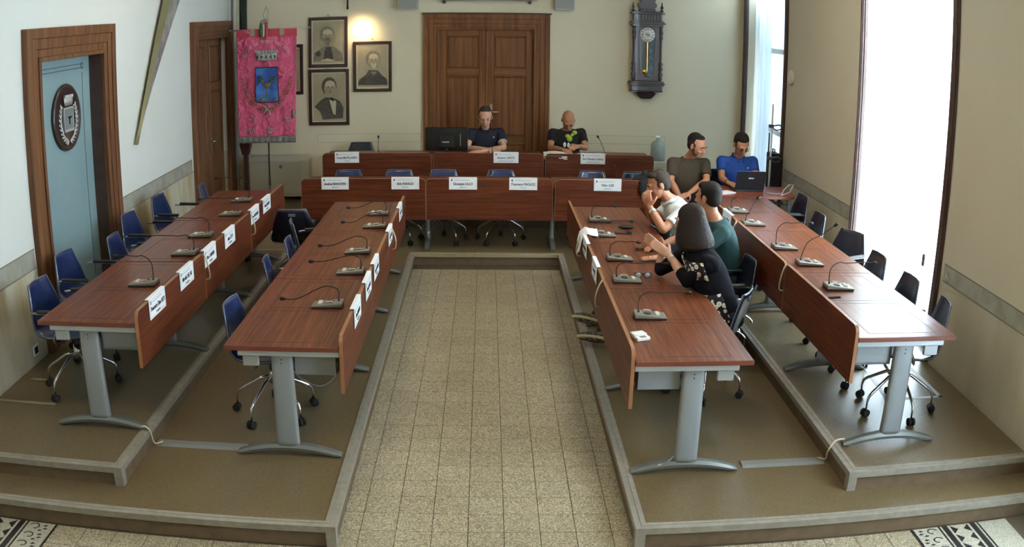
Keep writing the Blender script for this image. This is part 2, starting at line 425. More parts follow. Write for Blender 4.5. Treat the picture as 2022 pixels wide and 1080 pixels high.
# ---- platforms (two steps, in a U)
XAL, XAR, YF, YB = -.80, .824, 4.163, 9.919
X2L, X2R, Y2, YA = -2.140, 2.162, 4.467, 11.27
low = [(-3.47, YF), (XAL, YF), (XAL, YB), (XAR, YB), (XAR, YF), (3.50, YF), (wl(1, YW), YW), (wl(-1, YW), YW)]
up = [(-3.48, Y2), (X2L, Y2), (X2L, YA), (X2R, YA), (X2R, Y2), (3.51, Y2), (wl(1, YW), YW), (wl(-1, YW), YW)]
def platform(poly, z0, z1, label, mnose, nose=.052, fr=.032, corner=.05):
    inner = []
    p = MB().prism(poly, 'z', z1-.004, z1).build('platform', M_plat)
    struct(p, label)
    MB().prism([(x*.9985, y+.004) for x, y in poly], 'z', z0-.0, z1-.0041).build('riser', M_riser, p)
    path = poly[:6]                                     # walled end -> steps -> walled end
    for i in range(5):                                  # nosing strip along every step edge, mitred
        a, b = Vector(path[i]), Vector(path[i+1]); d = (b-a).normalized(); nrm = Vector((-d.y, d.x))   # points inwards onto the platform
        def mit(k, off):
            c = Vector(path[k])
            if k in (0, 5): return c+nrm*off
            pd = (c-Vector(path[k-1])).normalized(); nd = (Vector(path[k+1])-c).normalized()
            n1, n2 = Vector((-pd.y, pd.x)), Vector((-nd.y, nd.x)); return c+(n1+n2)*off
        o0, o1, i1, i0 = mit(i, -.012), mit(i+1, -.012), mit(i+1, nose), mit(i, nose)
        q = MB().prism([tuple(v) for v in (o0, o1, i1, i0)], 'z', z1-.006, z1+.006)
        q.prism([tuple(v) for v in (mit(i, -.012), mit(i+1, -.012), mit(i+1, 0.), mit(i, 0.))], 'z', z1-fr, z1-.006)
        g1, g0 = mit(i+1, nose*.45), mit(i, nose*.45); g3, g2 = mit(i+1, nose*.62), mit(i, nose*.62)
        q.prism([tuple(v) for v in (g0, g1, g3, g2)], 'z', z1+.006, z1+.0085)
        q.build('nosing', mnose[i], p)
    for k in (1, 4):                                    # vertical strip on the free corner
        x, y = path[k]; s = 1 if x < 0 else -1
        MB().box((min(x+s*.011, x-s*.045), y-.011, z0), (max(x+s*.011, x-s*.045), y+.045, z1-fr)).build('corner_strip', M_nose, p)
    return p
P1_ = platform(low, 0, H1, 'lower wooden platform with grey nosing framing the tiled aisle', [M_nose, M_nose, M_nosey, M_nose, M_nose])
P2_ = platform(up, H1, H2, 'upper platform step along the side walls and back wall', [M_nose]*5)

# ---- walls
def wall_boxes(side, th, openings):
    mb = MB(); ys = [Y0]
    for a, b, z0, z1 in sorted(openings): 
        mb.box((0, ys[-1], 0), (th, a, ZT)); mb.box((0, a, z1), (th, b, ZT))
        if z0 > 0: mb.box((0, a, 0), (th, b, z0))
        ys.append(b)
    mb.box((0, ys[-1], 0), (th, YW, ZT)); return shear(mb, side)
WIN = {1: (10.62, 12.44, .27, 3.75), 2: (6.29, 8.14, .27, 3.75), 3: (2.05, 3.85, .27, 3.75)}
struct(wall_boxes(-1, .35, [(6.54, 7.86, .25, 2.57), (10.86, 12.32, .25, 2.58)]).build('wall_left', M_walll), 'off-white left wall with stained lower half')
struct(wall_boxes(1, .5, list(WIN.values())).build('wall_right', M_wallr), 'cream right wall pierced by tall curtained windows')
mb = MB().box((-4.1, YW, 0), (-.645, YW+.3, ZT)).box((.645, YW, 0), (4.3, YW+.3, ZT)).box((-.645, YW, 2.59), (.645, YW+.3, ZT)).box((-.645, YW, 0), (.645, YW+.3, .25))
struct(mb.build('wall_back', M_wallb), 'off-white back wall around the double door')
struct(MB().box((-4.1, Y0-.3, 0), (4.3, Y0, ZT)).build('wall_front', M_wallb))
struct(MB().box((-4.2, Y0-.3, ZT), (4.3, YW+.3, ZT+.2)).build('ceiling', M_ceil))

# ---- painted bands
def band(side, ya, yb, z0=.97, z1=1.115):
    shear(MB().box((-.002, ya, z0), (0, yb, z1)), side).build('trim_1' if side < 0 else 'trim_2', M_band, None, kind='structure')
    shear(MB().box((-.0035, ya, z0-.008), (0, yb, z0)).box((-.0035, ya, z1), (0, yb, z1+.008)), side).build('trim_3', M_bline, None, kind='structure')
for a, b in ((Y0, 6.25), (8.16, 10.6)): band(-1, a, b)
for a, b in ((Y0, 1.9), (4.0, 6.14), (8.24, 10.46)): band(1, a, b, .95, 1.075)
for xa, xb in ((-2.35, -.9), (.9, 2.5)):           # faint painted outline on the back wall
    m = MB()
    for z in (1.03, 1.145): m.box((xa, YW-.0015, z-.004), (xb, YW, z+.004))
    for x in (xa, xb): m.box((x-.004, YW-.0015, 1.03), (x+.004, YW, 1.145))
    m.build('trim_4', mat('faint_line', (190, 182, 158), .8), None, kind='structure')
m = MB()
for side in (-1, 1):
    for a, b in (((Y0, 6.27), (8.13, 10.62)) if side < 0 else ((Y0, YW),)):
        q = MB().box((-.012, a, H2 if a > 4 else 0), (0, b, H2+.05 if a > 4 else .08)); shear(q, side).build('baseboard_left' if side < 0 else 'baseboard_right', mat('baseboard', (120, 112, 96), .6), None, kind='structure')

# ---- door builder (local: x across, y = outwards to the room is negative, z up)
def casing(mb, x0, x1, z0, z1, w, T=None):
    """stepped moulded casing around an opening x0..x1, up to z1; w = casing width"""
    prof = ((0, .30, .055), (.30, .62, .040), (.62, .86, .030), (.86, 1.0, .045))
    for a, b, p in prof:
        A, B = a*w, b*w
        mb.box((x0-w+A, -p, z0), (x0-w+B, 0, z1+w-A), .003, T); mb.box((x1+w-B, -p, z0), (x1+w-A, 0, z1+w-A), .003, T)
        mb.box((x0-w+B, -p, z1+w-B), (x1+w-B, 0, z1+w-A), .003, T)
def leaf(root, x0, x1, z0, z1, yb, panels, mv=None, mh=None):
    mv = mv or M_door; mh = mh or M_doorh
    L = MB().box((x0+.003, yb+.012, z0), (x1-.003, yb+.045, z1)); o = L.build('door_leaf', mv, root)
    st = .10
    MB().box((x0+.003, yb-.004, z0), (x0+st, yb+.012, z1), .004).box((x1-st, yb-.004, z0), (x1-.003, yb+.012, z1), .004).build('stile', mv, o)
    zs = [z0]+[z for p in panels for z in p]+[z1]
    r = MB()
    for k in range(0, len(zs), 2): r.box((x0+st, yb-.004, zs[k]), (x1-st, yb+.012, zs[k+1]), .004)
    r.build('rail', mh, o)
    for a, b in panels:
        p = MB().box((x0+st+.018, yb+.002, a+.018), (x1-st-.018, yb+.014, b-.018), .010)
        p.box((x0+st, yb-.008, a), (x0+st+.012, yb+.012, b), .004).box((x1-st-.012, yb-.008, a), (x1-st, yb+.012, b), .004)
        p.box((x0+st, yb-.008, a), (x1-st, yb+.012, a+.012), .004).box((x0+st, yb-.008, b-.012), (x1-st, yb+.012, b), .004)
        p.build('door_panel', mv, o)
    return o
# back double door
d3 = struct(bpy.data.objects.new('door_3', None), 'brown panelled double door in the centre of the back wall'); COL.objects.link(d3); d3.location = (0, YW, 0)
m = MB(); casing(m, -.645, .645, H2, 2.59, .215); m.build('door_casing', M_door, d3)
MB().box((-.88, -.05, 2.805), (.88, 0, 2.825)).build('cornice', mat('dust_ledge', (60, 46, 34), .7), d3)
leaf(d3, -.645, 0, H2, 2.59, .03, [(.42, 1.0), (1.10, 1.94), (2.05, 2.50)]); leaf(d3, 0, .645, H2, 2.59, .03, [(.42, 1.0), (1.10, 1.94), (2.05, 2.50)])
MB().box((-.016, .014, H2), (.016, .03, 2.59), .006).build('astragal', M_door, d3)
h = MB().box((.045, .016, 1.36), (.085, .027, 1.56), .003).tube([(.065, .02, 1.45), (.065, -.03, 1.45), (.075, -.035, 1.45), (.17, -.035, 1.452)], .009, 8); h.build('door_handle', mat('brass_pale', (222, 206, 170), .25, .9), d3)
MB().box((-.645, .075, H2), (.645, .09, 2.59)).build('door_back', M_dark, d3)
# left far door (frame on the left wall)
def wall_frame(name, label, yc, side):
    o = bpy.data.objects.new(name, None); COL.objects.link(o); o.location = (wl(side, yc), yc, 0)
    o.rotation_euler = (0, 0, PI/2+math.atan(.01184) if side < 0 else -PI/2-math.atan(.00928)); return struct(o, label)
d2 = wall_frame('door_2', 'brown panelled double door at the far end of the left wall', 11.58, -1)   # local x = +Y, local -y = into the room
m = MB(); casing(m, -.70, .70, H2, 2.57, .225); m.build('door_casing', M_doorL, d2)
leaf(d2, -.70, 0, H2, 2.57, .06, [(.42, 1.86), (1.97, 2.47)], M_doorL, M_doory); leaf(d2, 0, .70, H2, 2.57, .06, [(.42, 1.86), (1.97, 2.47)], M_doorL, M_doory)
h = MB().box((.03, .045, 1.02), (.065, .058, 1.28), .003).tube([(.05, .05, 1.20), (.05, 0, 1.20), (.06, -.005, 1.20), (.15, -.005, 1.205)], .009, 8); h.build('door_handle', MATS.get('chrome'), d2)
MB().box((-.72, .11, H2), (.72, .12, 2.6)).build('door_back', M_dark, d2)
# left near door: casing around a blind panel painted teal, with oval plaque
d1 = wall_frame('door_1', 'walnut door frame around a teal painted blind panel', 7.20, -1)
m = MB(); casing(m, -.66, .66, H2, 2.55, .27); m.build('door_casing', M_doorL, d1)
for x0, x1 in ((-.675, -.655), (.655, .675)): MB().box((x0, 0, H2), (x1, .12, 2.57)).build('jamb', M_dark, d1)
MB().box((-.675, 0, 2.55), (.675, .12, 2.57)).build('jamb', M_doory, d1)
M_teal = mat('teal_panel', (132, 156, 158), .5, noise=((118, 144, 150), 1.6, .3, .7))
MB().box((-.66, .12, H2), (.66, .14, 2.57)).build('blind_panel', M_teal, d1)
m = MB(); ml = mat('painted_ornament', (52, 66, 72), .6)
for z in (2.475, 2.44): m.box((-.57, .118, z-.003), (.46, .1205, z+.003))
for x in (-.60, .49):
    m.lathe([(.028, .117), (.028, .1203)], 16, (x, 0, 2.458), 'y'); m.box((x-.006, .118, .5), (x+.002, .1205, 2.40))
m.build('painted_ornament', ml, d1)
m = MB()
for x in (-.60, .49): m.lathe([(.020, .1165), (.020, .1203)], 16, (x, 0, 2.458), 'y')
m.build('ornament_rosette', M_teal, d1)
# oval plaque hanging on the panel
pq = thing('oval_plaque', 'dark oval wooden plaque with silver town crest on the teal panel', 'plaque', (wl(-1, 7.28)-.10, 7.28, 2.03), PI/2+.0118)
m = MB(); rings = []
def oval(a, b, y, n=40): return [Vector((a*math.cos(2*PI*k/n), y, b*math.sin(2*PI*k/n))) for k in range(n)]
m.loft([oval(.285, .285, .016), oval(.295, .295, .004), oval(.290, .290, -.008), oval(.27, .27, -.014), oval(.262, .262, -.006)]); m.build('oval_board', mat('plaque_wood', (52, 36, 32), .35, coat=.3), pq)
M_silver = mat('silver_relief', (190, 194, 194), .35, .5)
m = MB().prism([(-.10, -.125), (.10, -.125), (.105, .09), (-.105, .09)], 'y', -.022, -.004); m.build('crest_shield', M_silver, pq)
m = MB().prism([(-.085, -.10), (.085, -.10), (.09, .075), (-.09, .075)], 'y', -.0235, -.021); m.build('shield_field', mat('silver_grey', (128, 138, 142), .4, .3), pq)
m = MB().tube([(0, -.027, -.06), (0, -.027, -.01)], .006, 6).lathe([(.004, -.012), (.022, .0), (.026, .008)], 12, (0, -.027, 0)); m.build('fountain_emblem', M_black, pq)
m = MB()
m.loft([[Vector((x*w, -.02+.006*abs(x), z)) for x, z in ()] or [Vector((a*math.cos(t)*1.0, -.02+.014*math.sin(t), zz)) for t in [2*PI*k/16 for k in range(16)]] for a, zz in ((.075, .105), (.090, .135), (.095, .175))])
for k in range(5): x = -.072+.036*k; m.box((x-.012, -.036, .172), (x+.012, -.012, .198), .003)
m.build('crest_crown', M_silver, pq)
m = MB()
for s in (-1, 1):
    for k in range(11):
        th = -PI/2+.12+k/10*1.95; x = s*.17*math.cos(th); z = -.015+.20*math.sin(th); tx = -math.sin(th)*s; tz = math.cos(th)
        for q in (-1, 1):
            A = math.atan2(tx, tz)+q*.6; dx, dz = math.sin(A)*.022, math.cos(A)*.022
            m.ell((x+dx*.9, -.016, z+dz*.9), (.011, .006, .026), Matrix.Rotation(A, 3, 'Y'), 8, 5)
m.build('laurel_wreath', M_silver, pq)

# ---- windows with casings, frames, panes and curtains
def sheer(name, c, tr, tl):
    m = bpy.data.materials.new(name); m.use_nodes = True; n = m.node_tree.nodes; l = m.node_tree.links; n.clear()
    o = n.new('ShaderNodeOutputMaterial'); a = n.new('ShaderNodeBsdfTransparent'); b = n.new('ShaderNodeBsdfTranslucent'); d = n.new('ShaderNodeBsdfDiffuse')
    b.inputs[0].default_value = lin(c); d.inputs[0].default_value = lin(c)
    x1 = n.new('ShaderNodeMixShader'); x2 = n.new('ShaderNodeMixShader'); x1.inputs[0].default_value = tl; x2.inputs[0].default_value = tr
    l.new(d.outputs[0], x1.inputs[1]); l.new(b.outputs[0], x1.inputs[2]); l.new(x1.outputs[0], x2.inputs[1]); l.new(a.outputs[0], x2.inputs[2]); l.new(x2.outputs[0], o.inputs[0])
    return m
M_sheer = sheer('sheer_curtain', (246, 248, 250), .34, .7)
M_sheer2 = sheer('grey_curtain', (120, 126, 140), .03, .05)
M_pane = sheer('dimmed_sky_pane', (168, 176, 182), .0, .5)  # added in place of clear glass, pale sky brightness put into its tone
def curtain(side, y0, y1, z0, z1, d, amp, n, m, parent, seed=0, flare=0.):
    rnd = random.Random(seed); ph = [rnd.uniform(0, 6) for _ in range(4)]
    def fn(u, v):
        y = y0+(y1-y0)*u; z = z0+(z1-z0)*v
        w = amp*(math.sin(u*n*2*PI+ph[0]+.5*math.sin(v*2+ph[3]))+.45*math.sin(u*n*4.3*PI+ph[1]))*(1-.25*v)
        return (wl(side, y, d+w), y+flare*(1-v)*(u-.5), z)
    o = MB().grid(fn, int(n*14), 10).build('curtain', m, parent)
    o.modifiers.new('th', 'SOLIDIFY').thickness = .0015
    return o
def window(n, label, leafgap=True):
    a, b, z0, z1 = WIN[n]; s = 1
    w = bpy.data.objects.new('window_%d' % n, None); COL.objects.link(w); struct(w, label)
    m = MB(); cw = .10
    for y0_, y1_ in ((a-cw, a), (b, b+.06)):
        m.box((-.022, y0_, z0-.02), (0, y1_, z1+cw), .004); m.box((-.032, y0_+.01, z0-.02), (-.022, y1_-.02, z1+cw-.03), .004)
    m.box((-.022, a, z1), (0, b, z1+cw), .004)
    shear(m, s).build('window_casing', M_dark, w)
    m = MB(); 
    for y0_, y1_ in ((a, a+.03), (b-.012, b)): m.box((.0, y0_, z0), (.03, y1_, z1))
    shear(m, s).build('window_jamb', M_dark, w)
    mid = (a+b)/2
    for q, (y0_, y1_) in enumerate(((a+.05, mid), (mid, b-.05))):
        fr = MB(); 
        for u0, u1 in ((y0_, y0_+.07), (y1_-.07, y1_)): fr.box((.30, u0, z0+.02), (.345, u1, z1), .006)
        zz = [z0+.02, z0+1.05, z0+2.15, z1-.07]
        for z in zz: fr.box((.30, y0_+.07, z), (.345, y1_-.07, z+.07), .006)
        f = shear(fr, s).build('sash', mat('white_sash', (214, 214, 206), .5), w)
        for k in range(3):
            p = MB().box((.320, y0_+.06, zz[k]+.06), (.324, y1_-.06, zz[k+1]+.01)); shear(p, s).build('pane', M_pane if n == 1 else mat('clear_glass', (255, 255, 255), .02, alpha=.08), f)
    shear(MB().box((-.0, a, z0-.04), (.5, b, z0)), s).build('window_sill', mat('marble_sill', (196, 192, 182), .4), w)
    return w
w1 = window(1, 'tall window in the right wall next to the back corner')
w2 = window(2, 'tall bright window in the right wall behind the near chairs')
w3 = window(3, 'tall window in the right wall beside the viewer')
c1 = struct(curtain(1, 11.72, 12.42, .262, 3.7, .14, .030, 4, M_sheer, None, 3), 'white sheer curtain at the far side of the corner window')
c2 = struct(curtain(1, 10.66, 11.02, .262, 3.7, .16, .035, 3, M_sheer2, None, 5, .12), 'grey gathered curtain at the near side of the corner window')
c3 = struct(curtain(1, 6.33, 8.10, .262, 3.7, .16, .020, 8, M_sheer, None, 9), 'glowing white sheer curtain across the near window')
c4 = struct(curtain(1, 2.10, 3.82, .262, 3.7, .16, .020, 8, M_sheer, None, 11))
# latch on the near window casing
shear(MB().box((-.06, 6.42, .98), (-.04, 6.45, 1.08), .004), 1).build('window_latch', M_grey2, w2)
# ================================================================== DESKS
LEN = 1.42
def round_panel(x0, x1, z0, z1, r, n=6):
    p = [(x0, z0), (x1, z0)]
    for cx, a0 in ((x1-r, 0), (x0+r, PI/2)):
        for k in range(n+1):
            a = a0+PI/2*k/n; p.append((cx+r*math.cos(a), z1-r+r*math.sin(a)))
    return p
def make_desk(length, legs, pz=(.45, .81), tag=''):
    r = thing('council_desk', '', 'desk')
    L = length; D = .70
    MB().box((.002, .004, .712), (L-.002, D, .74), .004).build('desktop', [M_top], r)
    e = MB().box((-.0005, .004, .7125), (.0022, D, .7385)).box((L-.0022, .004, .7125), (L+.0005, D, .7385)).box((0, D-.001, .7125), (L, D+.002, .7385)); e.build('edge_banding', M_edge2, r)
    n = max(1, round(L/.71)); w = (L-.10)/n                      # writing-place inlays
    ln = MB()
    for k in range(n):
        a, b = .08+k*w, .08+(k+1)*w-.06; y0, y1 = .10, .58
        for q in ((a, y0, b, y0+.004), (a, y1, b, y1+.004), (a, y0, a+.004, y1), (b, y0, b+.004, y1)): ln.box((q[0], q[1], .7398), (max(q[2], q[0]+.004), max(q[3], q[1]+.004), .7406))
    ln.build('inlay_line', M_line, r)
    MB().box((0.01, .0, .676), (.045, D-.08, .712), .004).box((L-.045, .0, .676), (L-.01, D-.08, .712), .004).build('end_rail', M_rail, r)
    MB().box((.02, .15, .67), (L-.02, .19, .71)).box((.02, .52, .67), (L-.02, .56, .71)).build('frame_beam', M_grey, r)
    MB().box((.10, .04, .53), (L-.10, .29, .545)).box((.10, .04, .53), (L-.10, .05, .70)).box((.10, .28, .545), (L-.10, .29, .665)).box((.10, .04, .53), (.11, .29, .70)).box((L-.11, .04, .53), (L-.10, .29, .70)).build('cable_tray', M_grey, r)
    b_ = MB()
    for x in (.055, L-.055): b_.box((x-.012, .50, .60), (x+.012, .60, .68), .004)
    b_.build('bracket', M_rail, r)
    MB().prism(round_panel(.006, L-.006, pz[0], pz[1], .05), 'y', -.022, -.001).build('modesty_panel', M_pan, r)
    # light lipping running along the top and ends of the panel
    P = round_panel(.006, L-.006, pz[0], pz[1], .05)[1:]
    P = P+[(.006, pz[0])]
    q = MB()
    rings = []
    for k, (x, z) in enumerate(P):
        a = Vector(P[max(k-1, 0)]); b = Vector(P[min(k+1, len(P)-1)]); d = (b-a).normalized(); nn = Vector((d.y, -d.x))
        o = Vector((x, z)); i_, o_ = o-nn*.002, o+nn*.0018
        rings.append([Vector((i_.x, -.0225, i_.y)), Vector((o_.x, -.0225, o_.y)), Vector((o_.x, -.0005, o_.y)), Vector((i_.x, -.0005, i_.y))])
    q.loft(rings, True, False); q.build('panel_lipping', M_edge, r)
    for x in legs:
        c = MB(); rings = []
        for z, wy, wx in ((.07, .073, .030), (.10, .071, .030), (.40, .068, .028), (.66, .066, .027), (.676, .066, .027)):
            rings.append([Vector((x+wx*math.copysign(abs(math.cos(t))**.5, math.cos(t)), .36+wy*math.copysign(abs(math.sin(t))**.6, math.sin(t)), z)) for t in [2*PI*k/20 for k in range(20)]])
        c.loft(rings); l = c.build('leg', M_grey, r)
        s_ = MB()
        for z in (.645, .62): s_.lathe([(.004, -.0015), (.004, 0)], 8, (x-.0285, .36, z), 'x').lathe([(.004, 0), (.004, .0015)], 8, (x+.0285, .36, z), 'x')
        s_.build('bolt', M_black, l)
        f = MB(); rings = []
        for k in range(17):
            t = -1+k/8; y = .36+.33*t; top = .085-.062*t*t; bot = max(.006, .048*(1-t*t)-.004); wx = .036-.008*t*t
            rings.append([Vector((x+wx*.9, y, bot)), Vector((x-wx*.9, y, bot)), Vector((x-wx, y, (top+bot)/2)), Vector((x-wx*.6, y, top)), Vector((x+wx*.6, y, top)), Vector((x+wx, y, (top+bot)/2))])
        f.loft(rings, True, False); ft = f.build('foot', M_grey2, l)
        MB().lathe([(.02, 0), (.02, .010)], 10, (x, .36-.30, 0)).lathe([(.02, 0), (.02, .010)], 10, (x, .36+.30, 0)).build('foot_pad', M_rubber, l)
    return r
desk_a = make_desk(LEN, (.07,)); desk_b = make_desk(LEN, (.07, LEN-.07))
def place(o, loc, rz, label, group=None, first=False):
    c = o if first else copy_tree(o)
    c.location = loc; c.rotation_euler = (0, 0, rz); c['label'] = label
    if group: c['group'] = group
    elif 'group' in c.keys(): del c['group']
    return c
WHERE = ('nearest the viewer', 'in the middle of its row', 'at the far end of its row')
R90 = PI/2
# inner left row (L1), outer left row (L2), inner right (R1), outer right (R2)
GD = 'red-brown council desks set end to end'
for k in range(3):
    place(desk_b if k == 2 else desk_a, (-.842, 4.93+LEN*k, H1), R90, 'red-brown desk %s, left of the tiled aisle' % WHERE[k], GD, k in (0, 2))
for k in range(3):
    place(desk_b if k == 2 else desk_a, (-2.115, 4.94+LEN*k*1.01, H2), R90, 'red-brown desk %s, along the left wall' % WHERE[k], GD)
for k in range(3):
    place(desk_b if k == 0 else desk_a, (.842, 4.74+LEN*(k+1), H1), -R90, 'red-brown desk %s, right of the tiled aisle' % WHERE[k], GD)
for k in range(3):
    place(desk_b if k == 0 else desk_a, (2.205, 4.76+LEN*(k+1), H2), -R90, 'red-brown desk %s, along the right wall by the windows' % WHERE[k], GD)
# two straight rows at the back
dB = make_desk(1.415, (.0,), (.37, .835)); dBe = make_desk(1.42, (.0, 1.40), (.37, .835)); dA = make_desk(1.385, (.02,), (.33, .81)); dAe = make_desk(1.385, (.02, 1.36), (.33, .81))
for k, (x, lab) in enumerate(((-2.075, 'left'), (-.665, 'middle'), (.765, 'right'))):
    place(dBe if k == 2 else dB, (x, 10.035, H1), 0, 'red-brown desk facing the viewer, %s one of the lower back row' % lab, GD, k in (0, 2))
for k, (x, lab) in enumerate(((-2.06, 'left'), (-.66, 'middle'), (.735, 'right'))):
    place(dAe if k == 2 else dA, (x, 11.345, H2), 0, 'red-brown desk on the raised back row, %s one' % lab, GD, k in (0, 2))

# ================================================================== CHAIRS
def make_chair(mshell=None, arms=True):
    """shell chair facing -Y: seat and trapezoid back in one folded piece, chrome arms, five-arm base on castors"""
    mshell = mshell or M_blue
    r = thing('swivel_chair', '', 'chair')
    prof = []                                   # (y, z, half width)
    prof += [(-.235, .418, .17), (-.22, .445, .20), (-.16, .455, .225), (-.02, .440, .235), (.10, .438, .235), (.165, .455, .232), (.205, .50, .228), (.228, .56, .218), (.245, .64, .200), (.262, .71, .174), (.277, .775, .150), (.283, .805, .140)]
    rings = []
    for y, z, w in prof:
        row = []
        for k in range(9):
            u = -1+k/4; wing = max(0, abs(u)-.45)/.55
            back = min(1, max(0, (z-.46)/.12))
            row.append(Vector((u*w, y-wing*.020*back, z+wing*.020*(1-back))))
        rings.append(row)
    me = MB(); n = 9; vs = [p for rr in rings for p in rr]
    fs = [(i*n+j, i*n+j+1, (i+1)*n+j+1, (i+1)*n+j) for i in range(len(rings)-1) for j in range(n-1)]
    me.add(vs, fs, True); o = me.build('shell', mshell, r)
    md = o.modifiers.new('t', 'SOLIDIFY'); md.thickness = .011; md.offset = 1
    e = MB()                                    # thin pale rim along the edges of the back
    side = [[rr[0] for rr in rings], [rr[-1] for rr in rings], rings[-1]]
    for s in side: e.tube([p+Vector((0, .003, 0)) for p in s], .0042, 5)
    e.build('shell_rim', mat('shell_rim', (112, 118, 134), .35, .3), o)
    MB().box((-.035, .285, .735), (.035, .292, .765), .003).build('rear_tag', mat('tag_grey', (84, 86, 92), .5), o) if mshell is M_navy else None
    MB().box((-.10, -.12, .405), (.10, .10, .425), .006).cyl((0, 0, .30), (0, 0, .41), .022, .022, 14).build('seat_mechanism', M_black, r)
    MB().cyl((0, 0, .235), (0, 0, .34), .030, .026, 16).build('gas_column', M_chrome, r)
    for k in range(5):
        a = 2*PI*k/5+.3; c, s = math.cos(a), math.sin(a)
        P = [(0.02*c, .02*s, .275), (.10*c, .10*s, .255), (.245*c, .245*s, .165), (.272*c, .272*s, .140), (.280*c, .280*s, .105), (.280*c, .280*s, .055)]
        g_ = MB().tube(P, [.012, .012, .011, .010, .008, .006], 8).build('base_arm', M_chrome, r)
        w = MB()
        for off in (-.014, .014):
            t = Vector((-s, c, 0)); o_ = Vector((.285*c, .285*s, .028))+t*off
            R = Matrix((t, Vector((c, s, 0)), Vector((0, 0, 1)))).transposed()
            rg = []
            for h, rad in ((-.009, .018), (-.009, .028), (.009, .028), (.009, .018)):
                rg.append([o_+R @ Vector((h, rad*math.cos(q), rad*math.sin(q))) for q in [2*PI*i/14 for i in range(14)]])
            w.loft(rg)
        w.tube([Vector((.285*c, .285*s, .028))-Vector((-s, c, 0))*.01, Vector((.285*c, .285*s, .028))+Vector((-s, c, 0))*.01], .012, 8)
        w.build('castor', M_rubber, g_, kind='part') if False else w.build('castor', M_rubber, g_)
    if arms:
        for s in (-1, 1):
            P = [(s*.10, .04, .418), (s*.235, .04, .425), (s*.268, .03, .46), (s*.272, -.04, .60), (s*.272, -.09, .640), (s*.272, -.02, .652), (s*.270, .12, .650), (s*.262, .19, .645)]
            a_ = MB().tube(P, .0095, 8).build('armrest', M_chrome, r)
            MB().box((s*.272-.02, -.10, .650), (s*.272+.02, .14, .672), .008).build('arm_pad', M_black, a_)
    return r
chair0 = make_chair(); chair1 = make_chair(M_navy)
GC = 'dark blue shell chairs on wheels'
def chair(bx, by, face, z, label, proto=None, first=False, off=.28):
    """bx, by = where the top of the backrest stands; face = heading in degrees the sitter looks to"""
    a = math.radians(face); x, y = bx+off*math.cos(a), by+off*math.sin(a)
    return place(proto or chair0, (x, y, z), a+PI/2, label, GC, first)
ORD = ('first', 'second', 'third', 'fourth', 'fifth', 'sixth')
LW = [(-3.17, 5.62, -2), (-3.33, 6.40, -4), (-3.12, 6.96, 4), (-3.33, 7.84, -5), (-3.34, 8.70, -6), (-3.02, 9.22, 6)]
for k, (x, y, a) in enumerate(LW): chair(x, y, a, H2, 'dark blue shell chair along the left wall, %s from the viewer' % ORD[k], first=(k == 0))
LI = [(-1.70, 5.63, -4), (-1.70, 6.68, 8), (-1.66, 7.32, 4), (-1.76, 7.98, 16)]
for k, (x, y, a) in enumerate(LI): chair(x, y, a, H1, 'dark blue chair left of the inner left desks, %s from the viewer' % ORD[k])
chair(-1.86, 8.50, 92, H1, 'dark chair turned away with its back to the viewer behind the left desks', chair1, True)
RW = [(3.10, 5.27, 165), (3.11, 5.87, 178), (3.12, 6.51, 180), (3.20, 7.30, 205), (3.15, 8.00, 180), (3.30, 8.92, 182)]
for k, (x, y, a) in enumerate(RW): chair(x, y, a, H2, 'dark shell chair by the right wall windows, %s from the viewer' % ORD[k], chair1)
chair(2.11, 6.80, 183, H1, 'empty dark chair pushed back behind the woman in black', chair1)
BR = [-1.64, -1.03, -.50, .18, 1.27, 1.80]
for k, x in enumerate(BR): chair(x, 10.82, 270, H1, 'blue chair behind the lower back row, %s from the left' % ORD[k])
chair(-1.70, 12.40, 270, H2, 'empty dark chair behind the left desk of the raised row', chair1)

# ================================================================== CONFERENCE MICROPHONES
mic_root = thing('conference_microphone', '', 'microphone')      # base at origin, user towards +Y
m = MB(); m.loft([[Vector((x, y, z)) for x, y, z in r] for r in (
    [(-.055, -.10, .0), (.055, -.10, .0), (.055, .10, .0), (-.055, .10, .0)],
    [(-.058, -.103, .016), (.058, -.103, .016), (.058, .103, .010), (-.058, .103, .010)])], True, False)
m.build('underside', M_micd, mic_root)
m = MB(); m.loft([[Vector((x, y, z)) for x, y, z in r] for r in (
    [(-.058, -.103, .016), (.058, -.103, .016), (.058, .103, .010), (-.058, .103, .010)],
    [(-.058, -.103, .036), (.058, -.103, .036), (.058, .103, .017), (-.058, .103, .017)],
    [(-.050, -.095, .041), (.050, -.095, .041), (.050, .096, .021), (-.050, .096, .021)])], True, False)
m.build('base', M_mic, mic_root)
m = MB()
m.box((-.030, .035, .023), (-.006, .062, .036), .003); m.box((.006, .035, .023), (.030, .062, .036), .003)
m.build('button', M_micw, mic_root)
m = MB().lathe([(.026, .032), (.026, .037), (.020, .039)], 16, (.012, -.02, 0)); m.build('speaker_grille', M_micd, mic_root)
m = MB().tube([(-.030, -.045, .036), (-.030, -.035, .046), (-.030, .005, .042), (-.030, .012, .032)], .004, 6); m.build('lever', M_micw, mic_root)
